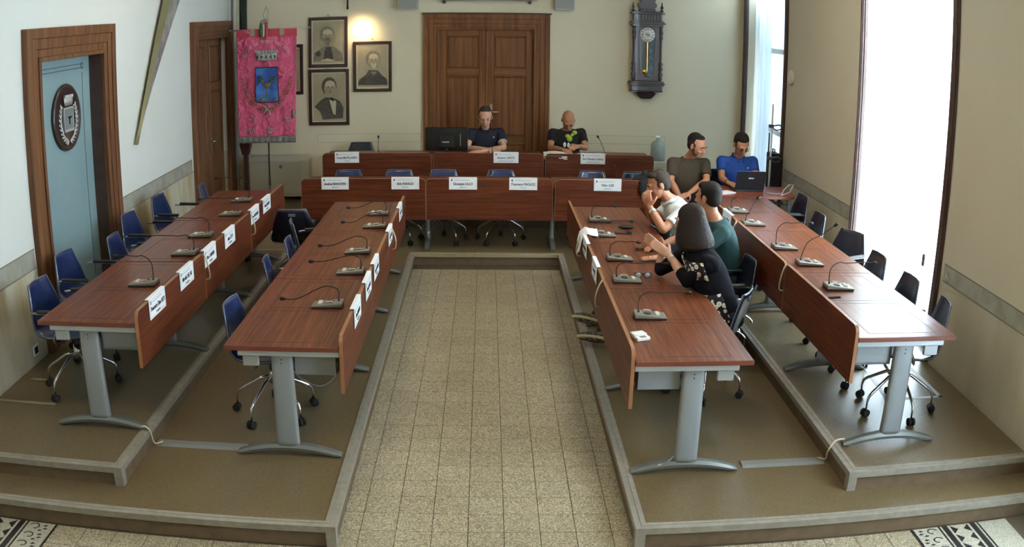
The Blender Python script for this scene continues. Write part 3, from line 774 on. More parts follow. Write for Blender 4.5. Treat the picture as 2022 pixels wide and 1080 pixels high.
def mic(sx, sy, hx_, hz_, z, rz, label, first=False, kind=0):
    """stem foot at (sx, sy), head at distance hx_ and height hz_ towards the user"""
    u = Vector((-math.sin(rz), math.cos(rz), 0))
    loc = Vector((sx, sy, z))+u*.075
    c = place(mic_root, loc, rz, label, 'gooseneck conference microphones', False)
    d = hx_; top = hz_-.035
    S0 = Vector((0, -.075, .034))
    if kind == 0:                                  # arching gooseneck
        P = [S0, S0+Vector((0, -.004, .04)), S0+Vector((0, .004, max(.085, top*.62+.02))), S0+Vector((0, .06, max(.105, top*.88+.02))), S0+Vector((0, .12, max(.095, top*.95+.005))), S0+Vector((0, d*.75, top+.004)), S0+Vector((0, d, top))]
    else:                                          # nearly straight, reaching up
        P = [S0, S0+Vector((0, .01, .06)), S0+Vector((0, .05, .05+top*.35)), S0+Vector((0, d*.6, top*.74)), S0+Vector((0, d, top))]
    # smooth with Catmull-Rom
    Q = []
    for i in range(len(P)-1):
        p0, p1, p2, p3 = P[max(i-1, 0)], P[i], P[i+1], P[min(i+2, len(P)-1)]
        for t in (0, .25, .5, .75): Q.append(.5*((2*p1)+(p2-p0)*t+(2*p0-5*p1+4*p2-p3)*t*t+(3*p1-p0-3*p2+p3)*t**3))
    Q.append(P[-1])
    MB().tube(Q, .0036, 6).cyl(S0-Vector((0, 0, .006)), S0+Vector((0, 0, .02)), .010, .006, 10).build('gooseneck', M_black, c)
    e = (Q[-1]-Q[-3]).normalized()
    MB().tube([Q[-1]-e*.01, Q[-1]+e*.004, Q[-1]+e*.024, Q[-1]+e*.032], [.006, .012, .013, .007], 12).build('microphone_head', M_rubber, c)
    return c
PL = ('nearest the viewer', 'second from the viewer', 'third from the viewer', 'fourth from the viewer', 'farthest from the viewer')
for k, (x, y, h, z) in enumerate([(-.96, 5.71, .37, .05), (-.92, 6.51, .36, .09), (-.95, 7.11, .37, .06), (-.92, 8.02, .35, .05), (-.95, 8.56, .35, .07)]):
    mic(x, y, h, z, H1+.74, R90, 'gooseneck microphone on the inner left desks, '+PL[k], k == 0)
for k, (x, y, h, z) in enumerate([(-2.28, 5.75, .27, .21), (-2.24, 6.58, .36, .15), (-2.29, 7.16, .32, .16), (-2.26, 7.99, .36, .16), (-2.32, 8.63, .32, .24)]):
    mic(x, y, h, z, H2+.74, R90, 'gooseneck microphone on the desks along the left wall, '+PL[k])
for k, (x, y, h, z) in enumerate([(.98, 5.52, .31, .17), (.95, 6.34, .36, .14), (.98, 6.94, .21, .15), (.95, 7.74, .31, .14), (.99, 8.33, .20, .15)]):
    mic(x, y, h, z, H1+.74, -R90, 'gooseneck microphone on the inner right desks, '+PL[k])
for k, (x, y, h, z) in enumerate([(2.38, 5.77, .33, .19), (2.38, 6.40, .26, .31), (2.33, 6.88, .28, .22), (2.31, 7.74, .10, .24), (2.32, 8.28, .25, .14)]):
    mic(x, y, h, z, H2+.74, -R90, 'gooseneck microphone on the desks by the windows, '+PL[k], kind=1 if z > .22 else 0)
mic(-1.38, 11.62, .05, .22, H2+.74, 0, 'microphone on the raised left desk before the empty chair', kind=1)
mic(1.52, 11.62, .10, .24, H2+.74, .9, 'microphone on the raised right desk beside the bald man', kind=1)
mic(.08, 11.55, .16, .10, H2+.74, 0, 'microphone before the man in the navy polo shirt', kind=1)
mic(-1.41, 10.20, .05, .14, H1+.74, 0, 'microphone on the lower back row, left desk', kind=1)
mic(.06, 10.18, .05, .12, H1+.74, 0, 'microphone on the lower back row, middle desk', kind=1)
mic(1.48, 10.22, .08, .20, H1+.74, 0, 'microphone on the lower back row, right desk', kind=1)

for ch in list(mic_root.children): bpy.data.objects.remove(ch)
bpy.data.objects.remove(mic_root)

# ================================================================== NAME PLATES hung over the desk panels
def plate(loc, rz, name, label, sub='Consigliere', w=.31, h=.135, tilt=.0, first=False):
    """origin = bottom centre of the front face, front looks to local -Y"""
    r = thing('name_plate', label, 'name plate', loc, rz, 'white name plates hung over the desk fronts')
    r.rotation_euler = (tilt, 0, rz)
    MB().box((-w/2, -.0035, 0), (w/2, 0, h), .001).box((-w/2, -.0035, h-.002), (w/2, .026, h+.0015), .001).build('plate', M_white, r)
    f = MB()
    for a, b, c, d in ((-w/2+.012, .012, w/2-.012, .0135), (-w/2+.012, h-.0135, w/2-.012, h-.012), (-w/2+.012, .012, -w/2+.0135, h-.012), (w/2-.0135, .012, w/2-.012, h-.012)): f.box((a, -.0042, b), (c, -.0034, d))
    f.box((-w/2+.055, -.0042, h-.033), (w/2-.075, -.0034, h-.028)); f.build('border_line', M_print, r)
    MB().prism([(-w/2+.026, h-.040), (-w/2+.038, h-.040), (-w/2+.040, h-.022), (-w/2+.032, h-.016), (-w/2+.024, h-.022)], 'y', -.0044, -.0034).build('emblem', mat('emblem_dark', (70, 66, 90), .6), r)
    text(name, 'name_lettering', M_ink, .040, r, (0, -.0042, h*.47), width=min(w-.05, .0155*len(name)), bold=.0008)
    text(sub, 'title_lettering', mat('title_grey', (84, 88, 98), .6), .019, r, (0, -.0042, h*.19))
    return r
yo = -.0265
NL2 = [(5.30, 'Francesco Dino RETI'), (5.93, 'Mirella DEL RE'), (6.52, 'Vito CARRIERI'), (7.09, 'Anna CETTI'), (7.95, 'Rosa VALENTINI'), (8.42, 'Nicola SABATO')]
for k, (y, n_) in enumerate(NL2): plate((-2.115+.0262, y, H2+.69), R90, n_, 'white name plate on the left wall row, %s from the viewer' % ORD[k])
NL1 = [(5.56, 'Vito LORUSSO', .0), (6.13, 'Maria SIMONE', -.0), (6.62, 'Angela DONVITO', .0), (7.66, 'Luigi NATALE', 0), (8.62, 'Paolo RIZZI', 0)]
for k, (y, n_, t) in enumerate(NL1): plate((-.842+.0262, y, H1+.69), R90, n_, 'white name plate on the inner left row, %s from the viewer' % ORD[k])
for k, (y, n_) in enumerate([(6.58, 'Marco TURI'), (7.28, 'Sara LIPPOLIS')]): plate((.842-.0262, y, H1+.69), -R90, n_, 'white name plate on the inner right row, %s' % ('nearer the viewer' if k == 0 else 'second one'))
plate((2.205-.0262, 7.90, H2+.69), -R90, 'Gianni BELLO', 'white name plate beside the shoulder of the man in green')
for k, (x, n_) in enumerate([(-1.68, 'Andrea BIANCHINI'), (-.89, 'Aldo RANALDI'), (-.25, 'Giuseppe LILLO'), (.415, 'Francesco PAOLICE'), (1.355, 'Vito LISI')]):
    plate((x, 10.035-.0262, H1+.715), 0, n_, 'white name plate on the lower back row, %s from the left' % ORD[k], 'Assessore')
for k, (x, n_, s_) in enumerate([(-1.74, 'Donato MASTELLANETA', 'Consigliere'), (.25, 'Antonio CAPUTI', 'Presidente del Consiglio'), (1.335, 'Avv. Francesco Lasorsa', 'Segretario Generale')]):
    plate((x, 11.345-.0262, H2+.69), 0, n_, 'white name plate on the raised back row, %s' % ('left one', 'middle one before the man in navy', 'right one before the bald man')[k], s_)
# a crumpled paper plate folded over the inner right panel
m = MB(); rnd = random.Random(4)
def fn(u, v):
    s = (v-.5)*2; y = 7.52+(u-.5)*.26; x = .842-.012; z = H1+.825
    if s < 0: x -= .020+.03*abs(s)*(1+.5*math.sin(u*6)); z -= .13*abs(s)*(1+.25*math.sin(u*5))
    else: x += .02+.10*s; z -= .03*s+.02*math.sin(u*7)*s-.02
    return (x, y+.02*s, z+.006*math.sin(u*19+v*7))
m.grid(fn, 14, 12); o = m.build('paper_sheet', M_white); o['label'] = 'crumpled white paper sheet folded over the inner right desk panel'; o['category'] = 'paper'
# ================================================================== THINGS ON THE BACK WALL
def frame(x0, x1, z0, z1, label, who, depth=.035):
    r = thing('portrait_frame', label, 'picture', ((x0+x1)/2, YW, z0), 0, 'framed portrait drawings on the back wall')
    w, h = x1-x0, z1-z0; t = .045; Y = -depth
    f = MB()
    for a in ((-w/2, 0, -w/2+t, h), (w/2-t, 0, w/2, h), (-w/2+t, 0, w/2-t, t), (-w/2+t, h-t, w/2-t, h)): f.box((a[0], Y, a[1]), (a[2], -.002, a[3]), .006)
    f._build('frame', mat('ebony_frame', (52, 32, 24), .35, coat=.3), r)
    f = MB(); u = t+.012
    for a in ((-w/2+t, t, -w/2+u, h-t), (w/2-u, t, w/2-t, h-t), (-w/2+u, t, w/2-u, u), (-w/2+u, h-u, w/2-u, h-t)): f.box((a[0], Y+.010, a[1]), (a[2], -.004, a[3]), .002)
    f._build('fillet', mat('pale_gilt_fillet', (214, 200, 172), .4, .2), r)
    MB().box((-w/2+t, Y+.018, t), (w/2-t, -.006, h-t))._build('print_paper', mat('print_paper', (168, 158, 130), .7, noise=((150, 140, 112), 4, .3, .7)), r)
    MB().lathe([(.006, -.02), (.006, 0)], 8, (0, 0, h+.03), 'y').tube([(-.05, -.012, h-.01), (0, -.014, h+.03), (.05, -.012, h-.01)], .0015, 4)._build('hook', M_black, r)
    if who is None: return r
    Yp = Y+.0175; k = [0]
    def flat(name, poly, m, up=0):
        d = Yp-.0006*(up+1); MB().prism([(x*w, z*h) for x, z in poly], 'y', d-.0004, d+.0004)._build(name, m, r)
    def blob(cx, cz, a, b, n=22, ph=0, e=1.): return [(cx+a*math.cos(2*PI*i/n+ph), cz+b*math.sin(2*PI*i/n+ph)*(1 if math.sin(2*PI*i/n) > 0 else e)) for i in range(n)]
    coat = mat('crayon_dark', (64, 60, 54), .9, noise=((88, 82, 72), 24, .3, .7)); mid = mat('crayon_mid', (112, 104, 88), .9, noise=((134, 124, 104), 22, .3, .7))
    skin = mat('crayon_light', (160, 148, 120), .9, noise=((140, 129, 103), 16, .3, .7)); pale = mat('crayon_pale', (184, 173, 144), .9); ink = mat('crayon_ink', (48, 44, 40), .9)
    flat('drawing_shading', blob(-.04+who*.03, .60, .25, .27), mat('crayon_shade', (146, 136, 112), .9, noise=((160, 150, 122), 9, .3, .7)), 0)
    cx, cz = ((-.02, .62), (.02, .62), (.02, .66))[who]; FS = 1.22
    if who == 0:
        flat('drawing_coat', [(-.38, .12), (-.36, .28), (-.20, .37), (-.10, .42), (.12, .42), (.22, .37), (.36, .27), (.38, .12)], mid, 1)
        flat('drawing_lapel', [(-.14, .12), (-.06, .40), (.08, .40), (.14, .12)], coat, 2); flat('drawing_sash', [(-.20, .14), (-.02, .18), (.18, .14), (.12, .12), (-.14, .12)], pale, 3)
        flat('drawing_epaulette', blob(-.26, .27, .07, .05), coat, 3)
    elif who == 1:
        flat('drawing_coat', [(-.38, .13), (-.35, .24), (-.18, .33), (-.09, .43), (.14, .42), (.24, .33), (.37, .25), (.39, .13)], coat, 1); flat('drawing_lapel', [(-.06, .40), (.03, .32), (.12, .40)], mid, 2)
    else:
        flat('drawing_coat', [(-.36, .33), (-.22, .44), (-.08, .50), (.16, .47), (.28, .42), (.36, .30), (.34, .12), (-.16, .10), (-.22, .24)], coat, 1)
        flat('drawing_shirt', [(.0, .47), (.10, .20), (.16, .18), (.18, .42), (.10, .47)], pale, 2); flat('drawing_tie', [(-.02, .47), (.12, .42), (.14, .47), (.06, .50)], ink, 3)
    flat('drawing_hair', blob(cx-.01, cz+.030, .185, .165), mid if who < 2 else coat, 2)
    flat('drawing_face', blob(cx+.012, cz-.005, .150, .145, e=1.08), skin, 4)
    flat('drawing_forehead', blob(cx+.01, cz+.075, .12, .060), pale, 5)
    if who == 0: flat('drawing_beard', [(cx-.09, cz-.06), (cx-.05, cz-.02), (cx+.07, cz-.02), (cx+.10, cz-.07), (cx+.05, cz-.17), (cx+.01, cz-.22), (cx-.05, cz-.16)], mid, 5)
    if who == 1: flat('drawing_beard', [(cx-.07, cz-.06), (cx-.02, cz-.05), (cx+.06, cz-.05), (cx+.09, cz-.07), (cx+.05, cz-.16), (cx-.02, cz-.15)], pale, 5)
    for s in (-.042, .048):
        flat('drawing_eye', blob(cx+s+.012, cz+.018, .020, .008, 10), ink, 6); flat('drawing_brow', [(cx+s-.018, cz+.036), (cx+s+.012, cz+.044), (cx+s+.040, cz+.036), (cx+s+.012, cz+.038)], ink, 6)
    flat('drawing_nose', [(cx+.010, cz+.02), (cx+.030, cz-.045), (cx+.004, cz-.045)], mid, 6); flat('drawing_moustache', [(cx-.035, cz-.075), (cx+.015, cz-.055), (cx+.062, cz-.075), (cx+.015, cz-.070)], ink if who != 1 else mid, 7)
    return r
frame(-2.455, -1.905, 2.085, 2.79, 'dark framed portrait drawing of a bearded man in uniform, upper left of the group', 0)
frame(-1.83, -1.295, 1.735, 2.435, 'dark framed portrait drawing of a white-bearded man, right of the group', 1)
frame(-2.46, -1.89, 1.275, 2.06, 'dark framed portrait drawing of a man in an open coat, lowest of the group', 2)
frame(-3.05, -2.535, 1.715, 2.42, 'dark picture frame mostly hidden behind the pink banner', None)

# wall lamp: rod from above with a bulb lighting the wall
r = thing('picture_lamp', 'black rod of a picture lamp above the portraits', 'lamp', (-1.90, YW-.06, 2.90))
MB().cyl((0, 0, .0), (0, 0, .9), .011, .011, 10).cyl((0, 0, .9), (0, .06, .9), .011, .011, 10).cyl((0, 0, -.01), (0, 0, .03), .015, .013, 12).build('lamp_rod', M_black, r)
MB().lathe([(.03, .0), (.055, .04), (.02, .09), (.012, .10)], 16, (0, 0, .28)).build('lamp_shade', M_black, r)
sl = bpy.data.lights.new('picture_lamp_light', 'SPOT'); sl.energy = 9; sl.color = (1.0, .74, .42); sl.spot_size = 2.7; sl.spot_blend = 1.0; sl.shadow_soft_size = .10
so = bpy.data.objects.new('picture_lamp_light', sl); COL.objects.link(so); so.location = (-1.70, YW-.17, 2.64); so.rotation_euler = (Vector((-1.70, YW, 2.56))-Vector(so.location)).to_track_quat('-Z', 'Y').to_euler()

# loudspeakers and projection screen housing just above the door
for x, lab in ((-1.065, 'left'), (1.055, 'right')):
    r = thing('wall_loudspeaker', 'pale grey wall loudspeaker above the %s side of the back door' % lab, 'loudspeaker', (x, YW, 2.875), 0, 'grey wall loudspeakers above the back door')
    MB().box((-.135, -.14, 0), (.135, 0, .40), .008).build('cabinet', mat('speaker_white', (188, 186, 172), .5), r)
    MB().box((-.118, -.146, .016), (.118, -.138, .385), .003).build('grille', mat('speaker_grey', (150, 150, 144), .7), r)
r = thing('projector_screen_case', 'pale projection screen case over the back door', 'screen case', (0, YW-.02, 2.985))
MB().lathe([(.05, -.62), (.055, -.60), (.055, .66), (.05, .68)], 16, (0, -.09, .06), 'x').build('case', mat('screen_case', (176, 174, 160), .5), r)
MB().box((-.60, -.05, -.035), (-.56, 0, .09), .004).box((.56, -.05, -.035), (.60, 0, .09), .004).build('screen_bracket', mat('bracket_dark', (70, 70, 58), .5), r)

# pendulum wall clock
M_ck = mat('clock_ebony', (46, 34, 34), .32, coat=.35, noise=((58, 42, 40), 18, .3, .7)); M_ck2 = mat('clock_ebony_light', (72, 56, 58), .35, coat=.2)
ck = thing('wall_clock', 'carved dark wooden pendulum clock on the back wall', 'clock', (2.19, YW, 0))
m = MB()
m.box((-.19, -.13, 1.93), (.19, 0, 2.70), .004); m.build('case', M_ck, ck)
m = MB()
for a, z0, z1, d in ((.215, 2.69, 2.72, .150), (.245, 2.72, 2.745, .170), (.225, 2.745, 2.765, .158), (.195, 2.765, 2.865, .140), (.235, 2.865, 2.885, .165), (.205, 2.885, 2.90, .15)): m.box((-a, -d, z0), (a, 0, z1), .004)
for k in range(9): x = -.168+.042*k; m.box((x-.012, -.150, 2.775), (x+.012, -.135, 2.855), .003)
m.build('cornice', M_ck, ck)
m = MB().box((-.11, -.11, 2.90), (.11, 0, 2.93), .004)
m.loft([[Vector((w*cx, -.055+.05*cy, z)) for cx, cy in ((-1, -1), (1, -1), (1, 1), (-1, 1))] for w, z in ((.09, 2.93), (.125, 2.96), (.13, 3.0), (.10, 3.03), (.12, 3.08), (.07, 3.14), (.04, 3.2))], True, False); m.build('crown', M_ck, ck)
m = MB()
for x in (-.20, .20): m.lathe([(.022, 2.90), (.028, 2.915), (.010, 2.925), (.020, 2.945), (.026, 2.96), (.012, 2.985), (.008, 3.0), (.012, 3.01), (.003, 3.03)], 14, (x, -.10, 0))
m.build('finial', M_ck, ck)
m = MB()
for x in (-.188, .188):
    m.lathe([(.012, 1.93), (.030, 1.96), (.026, 1.99), (.036, 2.03), (.018, 2.06), (.034, 2.10), (.022, 2.13), (.036, 2.17), (.016, 2.20), (.015, 2.36), (.018, 2.50), (.030, 2.53), (.020, 2.56), (.032, 2.60), (.022, 2.64), (.028, 2.69)], 14, (x, -.125, 0)).build('turned_column', M_ck, ck); m = MB()
m = MB()
for a, z0, z1, d in ((.235, 1.905, 1.93, .17), (.25, 1.885, 1.905, .18), (.235, 1.865, 1.885, .17), (.215, 1.80, 1.865, .155), (.225, 1.785, 1.80, .16)): m.box((-a, -d, z0), (a, 0, z1), .004)
m.build('base_moulding', M_ck, ck)
m = MB().loft([[Vector((w*cx, -.06+d*cy, z)) for cx, cy in ((-1, -1), (1, -1), (1, .0), (-1, .0))] for w, d, z in ((.06, .03, 1.68), (.09, .05, 1.70), (.135, .07, 1.76), (.105, .06, 1.775), (.13, .07, 1.79))], True, False); m.build('bracket_drop', M_ck, ck)
MB().box((-.155, -.134, 1.95), (.155, -.128, 2.68)).build('door_panel', M_ck2, ck)
m = MB()
n_ = 24; outer = [(.115*math.cos(a), 2.585+.105*math.sin(a)) for a in [PI*k/n_ for k in range(n_+1)]]+[(-.09, 2.05), (-.04, 1.985), (.04, 1.985), (.09, 2.05)]
MB().prism(outer, 'y', -.1355, -.1335).build('glass_opening', mat('clock_inside', (40, 36, 40), .08, spec=.9), ck)
m = MB().lathe([(.002, -.1455), (.098, -.1455), (.102, -.137)], 32, (0, 0, 2.575), 'y'); m.build('dial', mat('clock_dial', (218, 214, 208), .3), ck)
m = MB()
for k in range(12):
    a = 2*PI*k/12; c, s = math.cos(a), math.sin(a); ctr = Vector((.078*s, -.1465, 2.575+.078*c)); u = Vector((s, 0, c)); v = Vector((c, 0, -s))
    for q in ((-.008, 0, .008) if k % 3 == 0 else (-.004, .004)):
        p = [ctr+u*.014+v*(q-.002), ctr+u*.014+v*(q+.002), ctr-u*.014+v*(q+.002), ctr-u*.014+v*(q-.002)]; m.loft([p, [x+Vector((0, -.0008, 0)) for x in p]], True, False)
m.build('numerals', M_ink, ck)
MB().lathe([(.002, -.147), (.034, -.147), (.034, -.146)], 20, (0, 0, 2.575), 'y').build('dial_centre', mat('dial_centre', (184, 178, 168), .4), ck)
for nm, L, a in (('hour_hand', .045, -1.2), ('minute_hand', .078, 2.1)):
    d = Vector((math.sin(a), 0, math.cos(a))); v = Vector((d.z, 0, -d.x)); o_ = Vector((0, -.149, 2.575)); p = [o_-d*.01+v*.004, o_-d*.01-v*.004, o_+d*L-v*.0015, o_+d*L+v*.0015]; MB().loft([p, [x+Vector((0, -.001, 0)) for x in p]], True, False).build(nm, M_ink, ck)
MB().box((-.006, -.141, 2.07), (.006, -.138, 2.48)).build('pendulum_rod', mat('brass', (200, 160, 70), .25, .9), ck)
MB().lathe([(.002, -.150), (.030, -.147), (.036, -.142), (.030, -.138)], 20, (-.035, 0, 2.06), 'y').build('pendulum_bob', mat('brass', (200, 160, 70), .25, .9), ck)
MB().prism([(.012, 2.0), (.072, 1.99), (.085, 2.06), (.085, 2.5), (.02, 2.47), (.03, 2.3), (.005, 2.15)], 'y', -.1385, -.1375).build('painted_reflection', mat('sky_reflection_paint', (128, 158, 186), .05, .6, noise=((84, 104, 110), 14, .35, .6)), ck)  # blue sky reflection painted as a patch over the clock opening

# fan-coil cover under the banner, pipes, tassel
r = thing('radiator_cover', 'white metal radiator cover behind the banner stand', 'radiator', (-2.90, YW-.012, .31))
m = MB().loft([[Vector(p) for p in q] for q in ([(-.46, -.22, 0), (.46, -.22, 0), (.46, 0, 0), (-.46, 0, 0)], [(-.46, -.22, .50), (.46, -.22, .50), (.46, 0, .50), (-.46, 0, .50)], [(-.44, -.17, .56), (.44, -.17, .56), (.44, 0, .56), (-.44, 0, .56)])], True, False); m.build('cover', mat('cream_metal', (186, 182, 164), .45), r)
MB().box((-.40, -.226, .03), (.34, -.219, .49), .004).build('front_panel', mat('cream_metal2', (178, 174, 154), .5), r)
MB().lathe([(.02, -.236), (.026, -.232), (.026, -.226)], 14, (.06, 0, .42), 'y').build('knob', mat('knob_grey', (120, 112, 92), .5), r)
MB().box((-.46, -.18, -.06), (-.40, -.04, 0)).build('support', M_grey, r); MB().box((.40, -.18, -.06), (.46, -.04, 0)).build('support', M_grey, r)
for dx, rad in ((-.065, .022), (-.005, .026)):
    MB().cyl((-3.515-dx*.0+dx*0, 0, 0), (-3.515, 0, 4.1), rad, rad, 12)._build('heating_pipe', mat('pipe_white', (198, 200, 194), .5), None)
    o = bpy.context.scene.objects[-1] if False else [x for x in COL.objects if x.name.startswith('heating_pipe')][-1]
    o.location = (dx, YW-.06-(.02 if dx < -.03 else 0), H2); o['label'] = 'white heating pipe in the back left corner, %s one' % ('thinner' if rad < .025 else 'thicker'); o['category'] = 'pipe'; o['group'] = 'heating pipes in the back left corner'

# ---- ceremonial banner on its stand
BN = thing('town_banner', 'pink satin town banner with blue shield on a tall stand', 'banner', (-2.92, 11.90, H2))
M_pink = bpy.data.materials.new('pink_satin'); M_pink.use_nodes = True
b = M_pink.node_tree.nodes['Principled BSDF']; b.inputs['Roughness'].default_value = .42; b.inputs['Sheen Weight'].default_value = .4; b.inputs['Base Color'].default_value = lin((214, 84, 122))
n = M_pink.node_tree.nodes; l = M_pink.node_tree.links; tc = n.new('ShaderNodeTexCoord'); t = n.new('ShaderNodeTexNoise'); t.inputs['Scale'].default_value = 9; t.inputs['Detail'].default_value = 5; t.inputs['Distortion'].default_value = 1.2
l.new(tc.outputs['Object'], t.inputs[0]); bp = n.new('ShaderNodeBump'); bp.inputs['Strength'].default_value = 1.0; bp.inputs['Distance'].default_value = .06; l.new(t.outputs['Fac'], bp.inputs['Height']); l.new(bp.outputs[0], b.inputs['Normal'])
import mathutils.noise as mn
ZB, ZT_, = 1.215-H2, 2.655-H2
def bw(v): return (-.385-.0*v, .405+.035*v)     # left/right edges, wider at the top
def cloth(u, v):
    a, c = bw(v); x = a+(c-a)*u; z = ZB+(ZT_-ZB)*v
    y = .014*mn.noise(Vector((x*7, z*5, 1)))+.010*mn.noise(Vector((x*16, z*11, 4)))+.012*math.sin(x*26+z*2)*(.4+v*.3)
    return (x, y-.0, z)
o = MB().grid(cloth, 60, 90).build('banner_cloth', M_pink, BN); o.modifiers.new('t', 'SOLIDIFY').thickness = .003
m = MB().grid(lambda u, v: (bw(0)[0]+(bw(0)[1]-bw(0)[0])*u, .006*math.sin(u*60), ZB-.085+.09*v), 60, 3); o = m.build('fringe', mat('silver_fringe', (134, 136, 126), .7, noise=((98, 100, 92), 60, .3, .7)), BN); o.modifiers.new('t', 'SOLIDIFY').thickness = .006
MB().box((-.385, -.012, ZT_-.10), (.44, -.009+.018, ZT_)).build('banner_hem', mat('red_hem', (186, 56, 74), .5), BN)
MB().box((-.20, -.020, ZT_-.09), (-.13, .02, ZT_+.01)).box((.21, -.020, ZT_-.09), (.27, .02, ZT_+.01)).build('cloth_tab', mat('silver_tab', (156, 148, 128), .6), BN)
MB().cyl((-.47, 0, ZT_), (.60, 0, ZT_), .008, .008, 8).ell((-.48, 0, ZT_), (.014,)*3).ell((.61, 0, ZT_), (.014,)*3).build('cross_bar', mat('silver_bar', (170, 166, 150), .3, .8), BN)
MB().cyl((.02, .03, .02), (.02, .03, 2.47), .011, .011, 10).cyl((.02, .03, .30), (.02, .03, .42), .017, .015, 10).build('pole', mat('pole_grey', (96, 92, 84), .4, .5), BN)
MB().lathe([(.17, 0), (.16, .02), (.05, .035), (.02, .06), (.014, .30)], 20, (.02, .03, 0)).build('stand_base', M_grey2, BN)
m = MB().lathe([(.016, 0), (.030, .01), (.012, .03), (.012, .05)], 12, (.02, .02, 2.46)).tube([(.02, .02, 2.50), (-.005, .02, 2.55), (-.02, .02, 2.60), (.0, .02, 2.66), (.02, .02, 2.71), (.04, .02, 2.66), (.06, .02, 2.60), (.045, .02, 2.55), (.02, .02, 2.50)], .007, 6).cyl((.02, .02, 2.50), (.02, .02, 2.70), .004, .002, 6); m.build('finial', mat('silver_bar', (170, 166, 150), .3, .8), BN)
cols = ((58, 92, 66), (208, 204, 190), (158, 52, 50))
for k, (c, dx) in enumerate(zip(cols, (-.020, .012, .040))):
    m = MB().grid(lambda u, v: (dx-.03+.05*u+.0*v+(-.05 if k == 0 else .02)*v*(1-v), -.045-.012*math.sin(u*PI)-.01*k, 2.50-.20*v), 5, 8); o = m.build('ribbon', mat('ribbon_%d' % k, c, .6), BN); o.modifiers.new('t', 'SOLIDIFY').thickness = .002
MB().ell((.01, -.05, 2.50), (.055, .025, .035)).build('ribbon_bow', mat('ribbon_bow', (150, 140, 124), .6), BN)
MB().lathe([(.004, 0), (.02, -.02), (.022, -.04), (.03, -.12)], 12, (.375, -.0, 1.40-H2+.18)).cyl((.375, 0, 1.55-H2+.03), (.44, 0, ZT_), .002, .002, 5).build('tassel', mat('tassel_grey', (128, 120, 100), .8), BN)
BD = BN
_before = set(COL.objects)
YD = -.034
# shield
sh = MB().prism([(-.155, .82+.49), (.155, .82+.49), (.165, .855), (.12, .835), (-.12, .835), (-.165, .855)], 'y', YD-.004, YD+.004).build('shield_border', mat('shield_edge', (26, 30, 50), .5), BD)
mb_ = mat('royal_blue_satin', (34, 76, 150), .35, noise=((70, 120, 196), 6, .42, .6))
MB().prism([(-.145, 1.295), (.145, 1.295), (.153, .865), (.115, .848), (-.115, .848), (-.153, .865)], 'y', YD-.007, YD-.002).build('shield_field', mb_, sh)
mg = mat('gold_embroidery', (150, 134, 66), .5, .3, noise=((110, 104, 64), 40, .4, .6)); ms = mat('silver_embroidery', (188, 190, 184), .5, .2, noise=((140, 142, 136), 40, .4, .6))
m = MB().lathe([(.012, .90), (.010, 1.00), (.016, 1.04), (.05, 1.06), (.062, 1.085), (.058, 1.10)], 14, (.0, YD-.002, 0)); m.v = [(x, YD-.006+(y-YD)*.15, z) for x, y, z in m.v]; m.build('fountain_emblem', mg, sh)
m = MB()
for s in (-1, 1):
    for k in range(3): m.tube([(s*.03, YD-.010, 1.10), (s*(.06+.03*k), YD-.011, 1.17+.012*k), (s*(.085+.02*k), YD-.010, 1.12-.03*k)], .006, 5)
    for k in range(4): m.ell((s*(.03+.03*k), YD-.009, .875+.008*(k % 2)), (.012, .004, .022), None, 8, 5)
m.build('wreath', mg, sh)
m = MB(); 
m.loft([[Vector((a*math.sin(t), YD-.012+.018*(1-math.cos(t)), z+.018*(1-math.cos(t)))) for t in [-1+2*k/14 for k in range(15)]]+[Vector((a*math.sin(t), YD+.004+.018*(1-math.cos(t)), z+.018*(1-math.cos(t)))) for t in [1-2*k/14 for k in range(15)]] for a, z in ((.155, 1.395), (.163, 1.42), (.160, 1.43), (.178, 1.50))])
for k in range(9):
    t = -.95+1.9*k/8; x = .176*math.sin(t); m.box((x-.014, YD-.014, 1.495+.010*(1-math.cos(t))), (x+.014, YD+.004, 1.535+.010*(1-math.cos(t))), .003)
o = m._build('mural_crown', ms, BD); m = MB()
for k in range(5):
    t = -.8+.4*k; x = .165*math.sin(t); m.box((x-.011, YD-.017, 1.425), (x+.011, YD-.010, 1.465), .003)
m._build('crown_windows', mat('crown_dark', (60, 62, 64), .6), o, kind='stuff')
# wreath branches, bow, corner sprays
m = MB()
for s in (-1, 1):
    for k in range(13):
        t = k/12; x = s*(.03+.30*math.sin(t*1.45)); z = .72+.42*t**1.25; A = s*(.95-t*.75)
        for q in (-1, 1):
            a_ = A+q*.6; m.ell((x+math.sin(a_)*.02, YD-.002, z+math.cos(a_)*.02), (.008, .003, .028), Matrix.Rotation(a_, 3, 'Y'), 6, 4)
m.build('wreath', mat('olive_embroidery', (128, 88, 62), .6, noise=((158, 120, 80), 30, .4, .6)), BD)
m = MB().tube([(-.055, YD-.005, .775), (-.02, YD-.01, .78), (.0, YD-.01, .745), (-.03, YD-.01, .715), (-.055, YD-.006, .69)], .010, 6).tube([(.045, YD-.005, .775), (.02, YD-.01, .78), (.0, YD-.01, .745), (.03, YD-.01, .715), (.04, YD-.006, .67)], .010, 6)._build('embroidered_bow', ms, BD)
m = MB()
for cx, cz, n_ in ((-.23, .47, 7), (.03, .46, 9), (.28, .60, 5), (-.20, .62, 4)):
    for k in range(n_):
        A = -1.3+2.6*k/(n_-1); m.ell((cx+math.sin(A)*.035, YD, cz+.03*math.cos(A)*(1 if k % 2 else -1)), (.007, .003, .024), Matrix.Rotation(A, 3, 'Y'), 6, 4)
m.build('wreath', ms, BD)
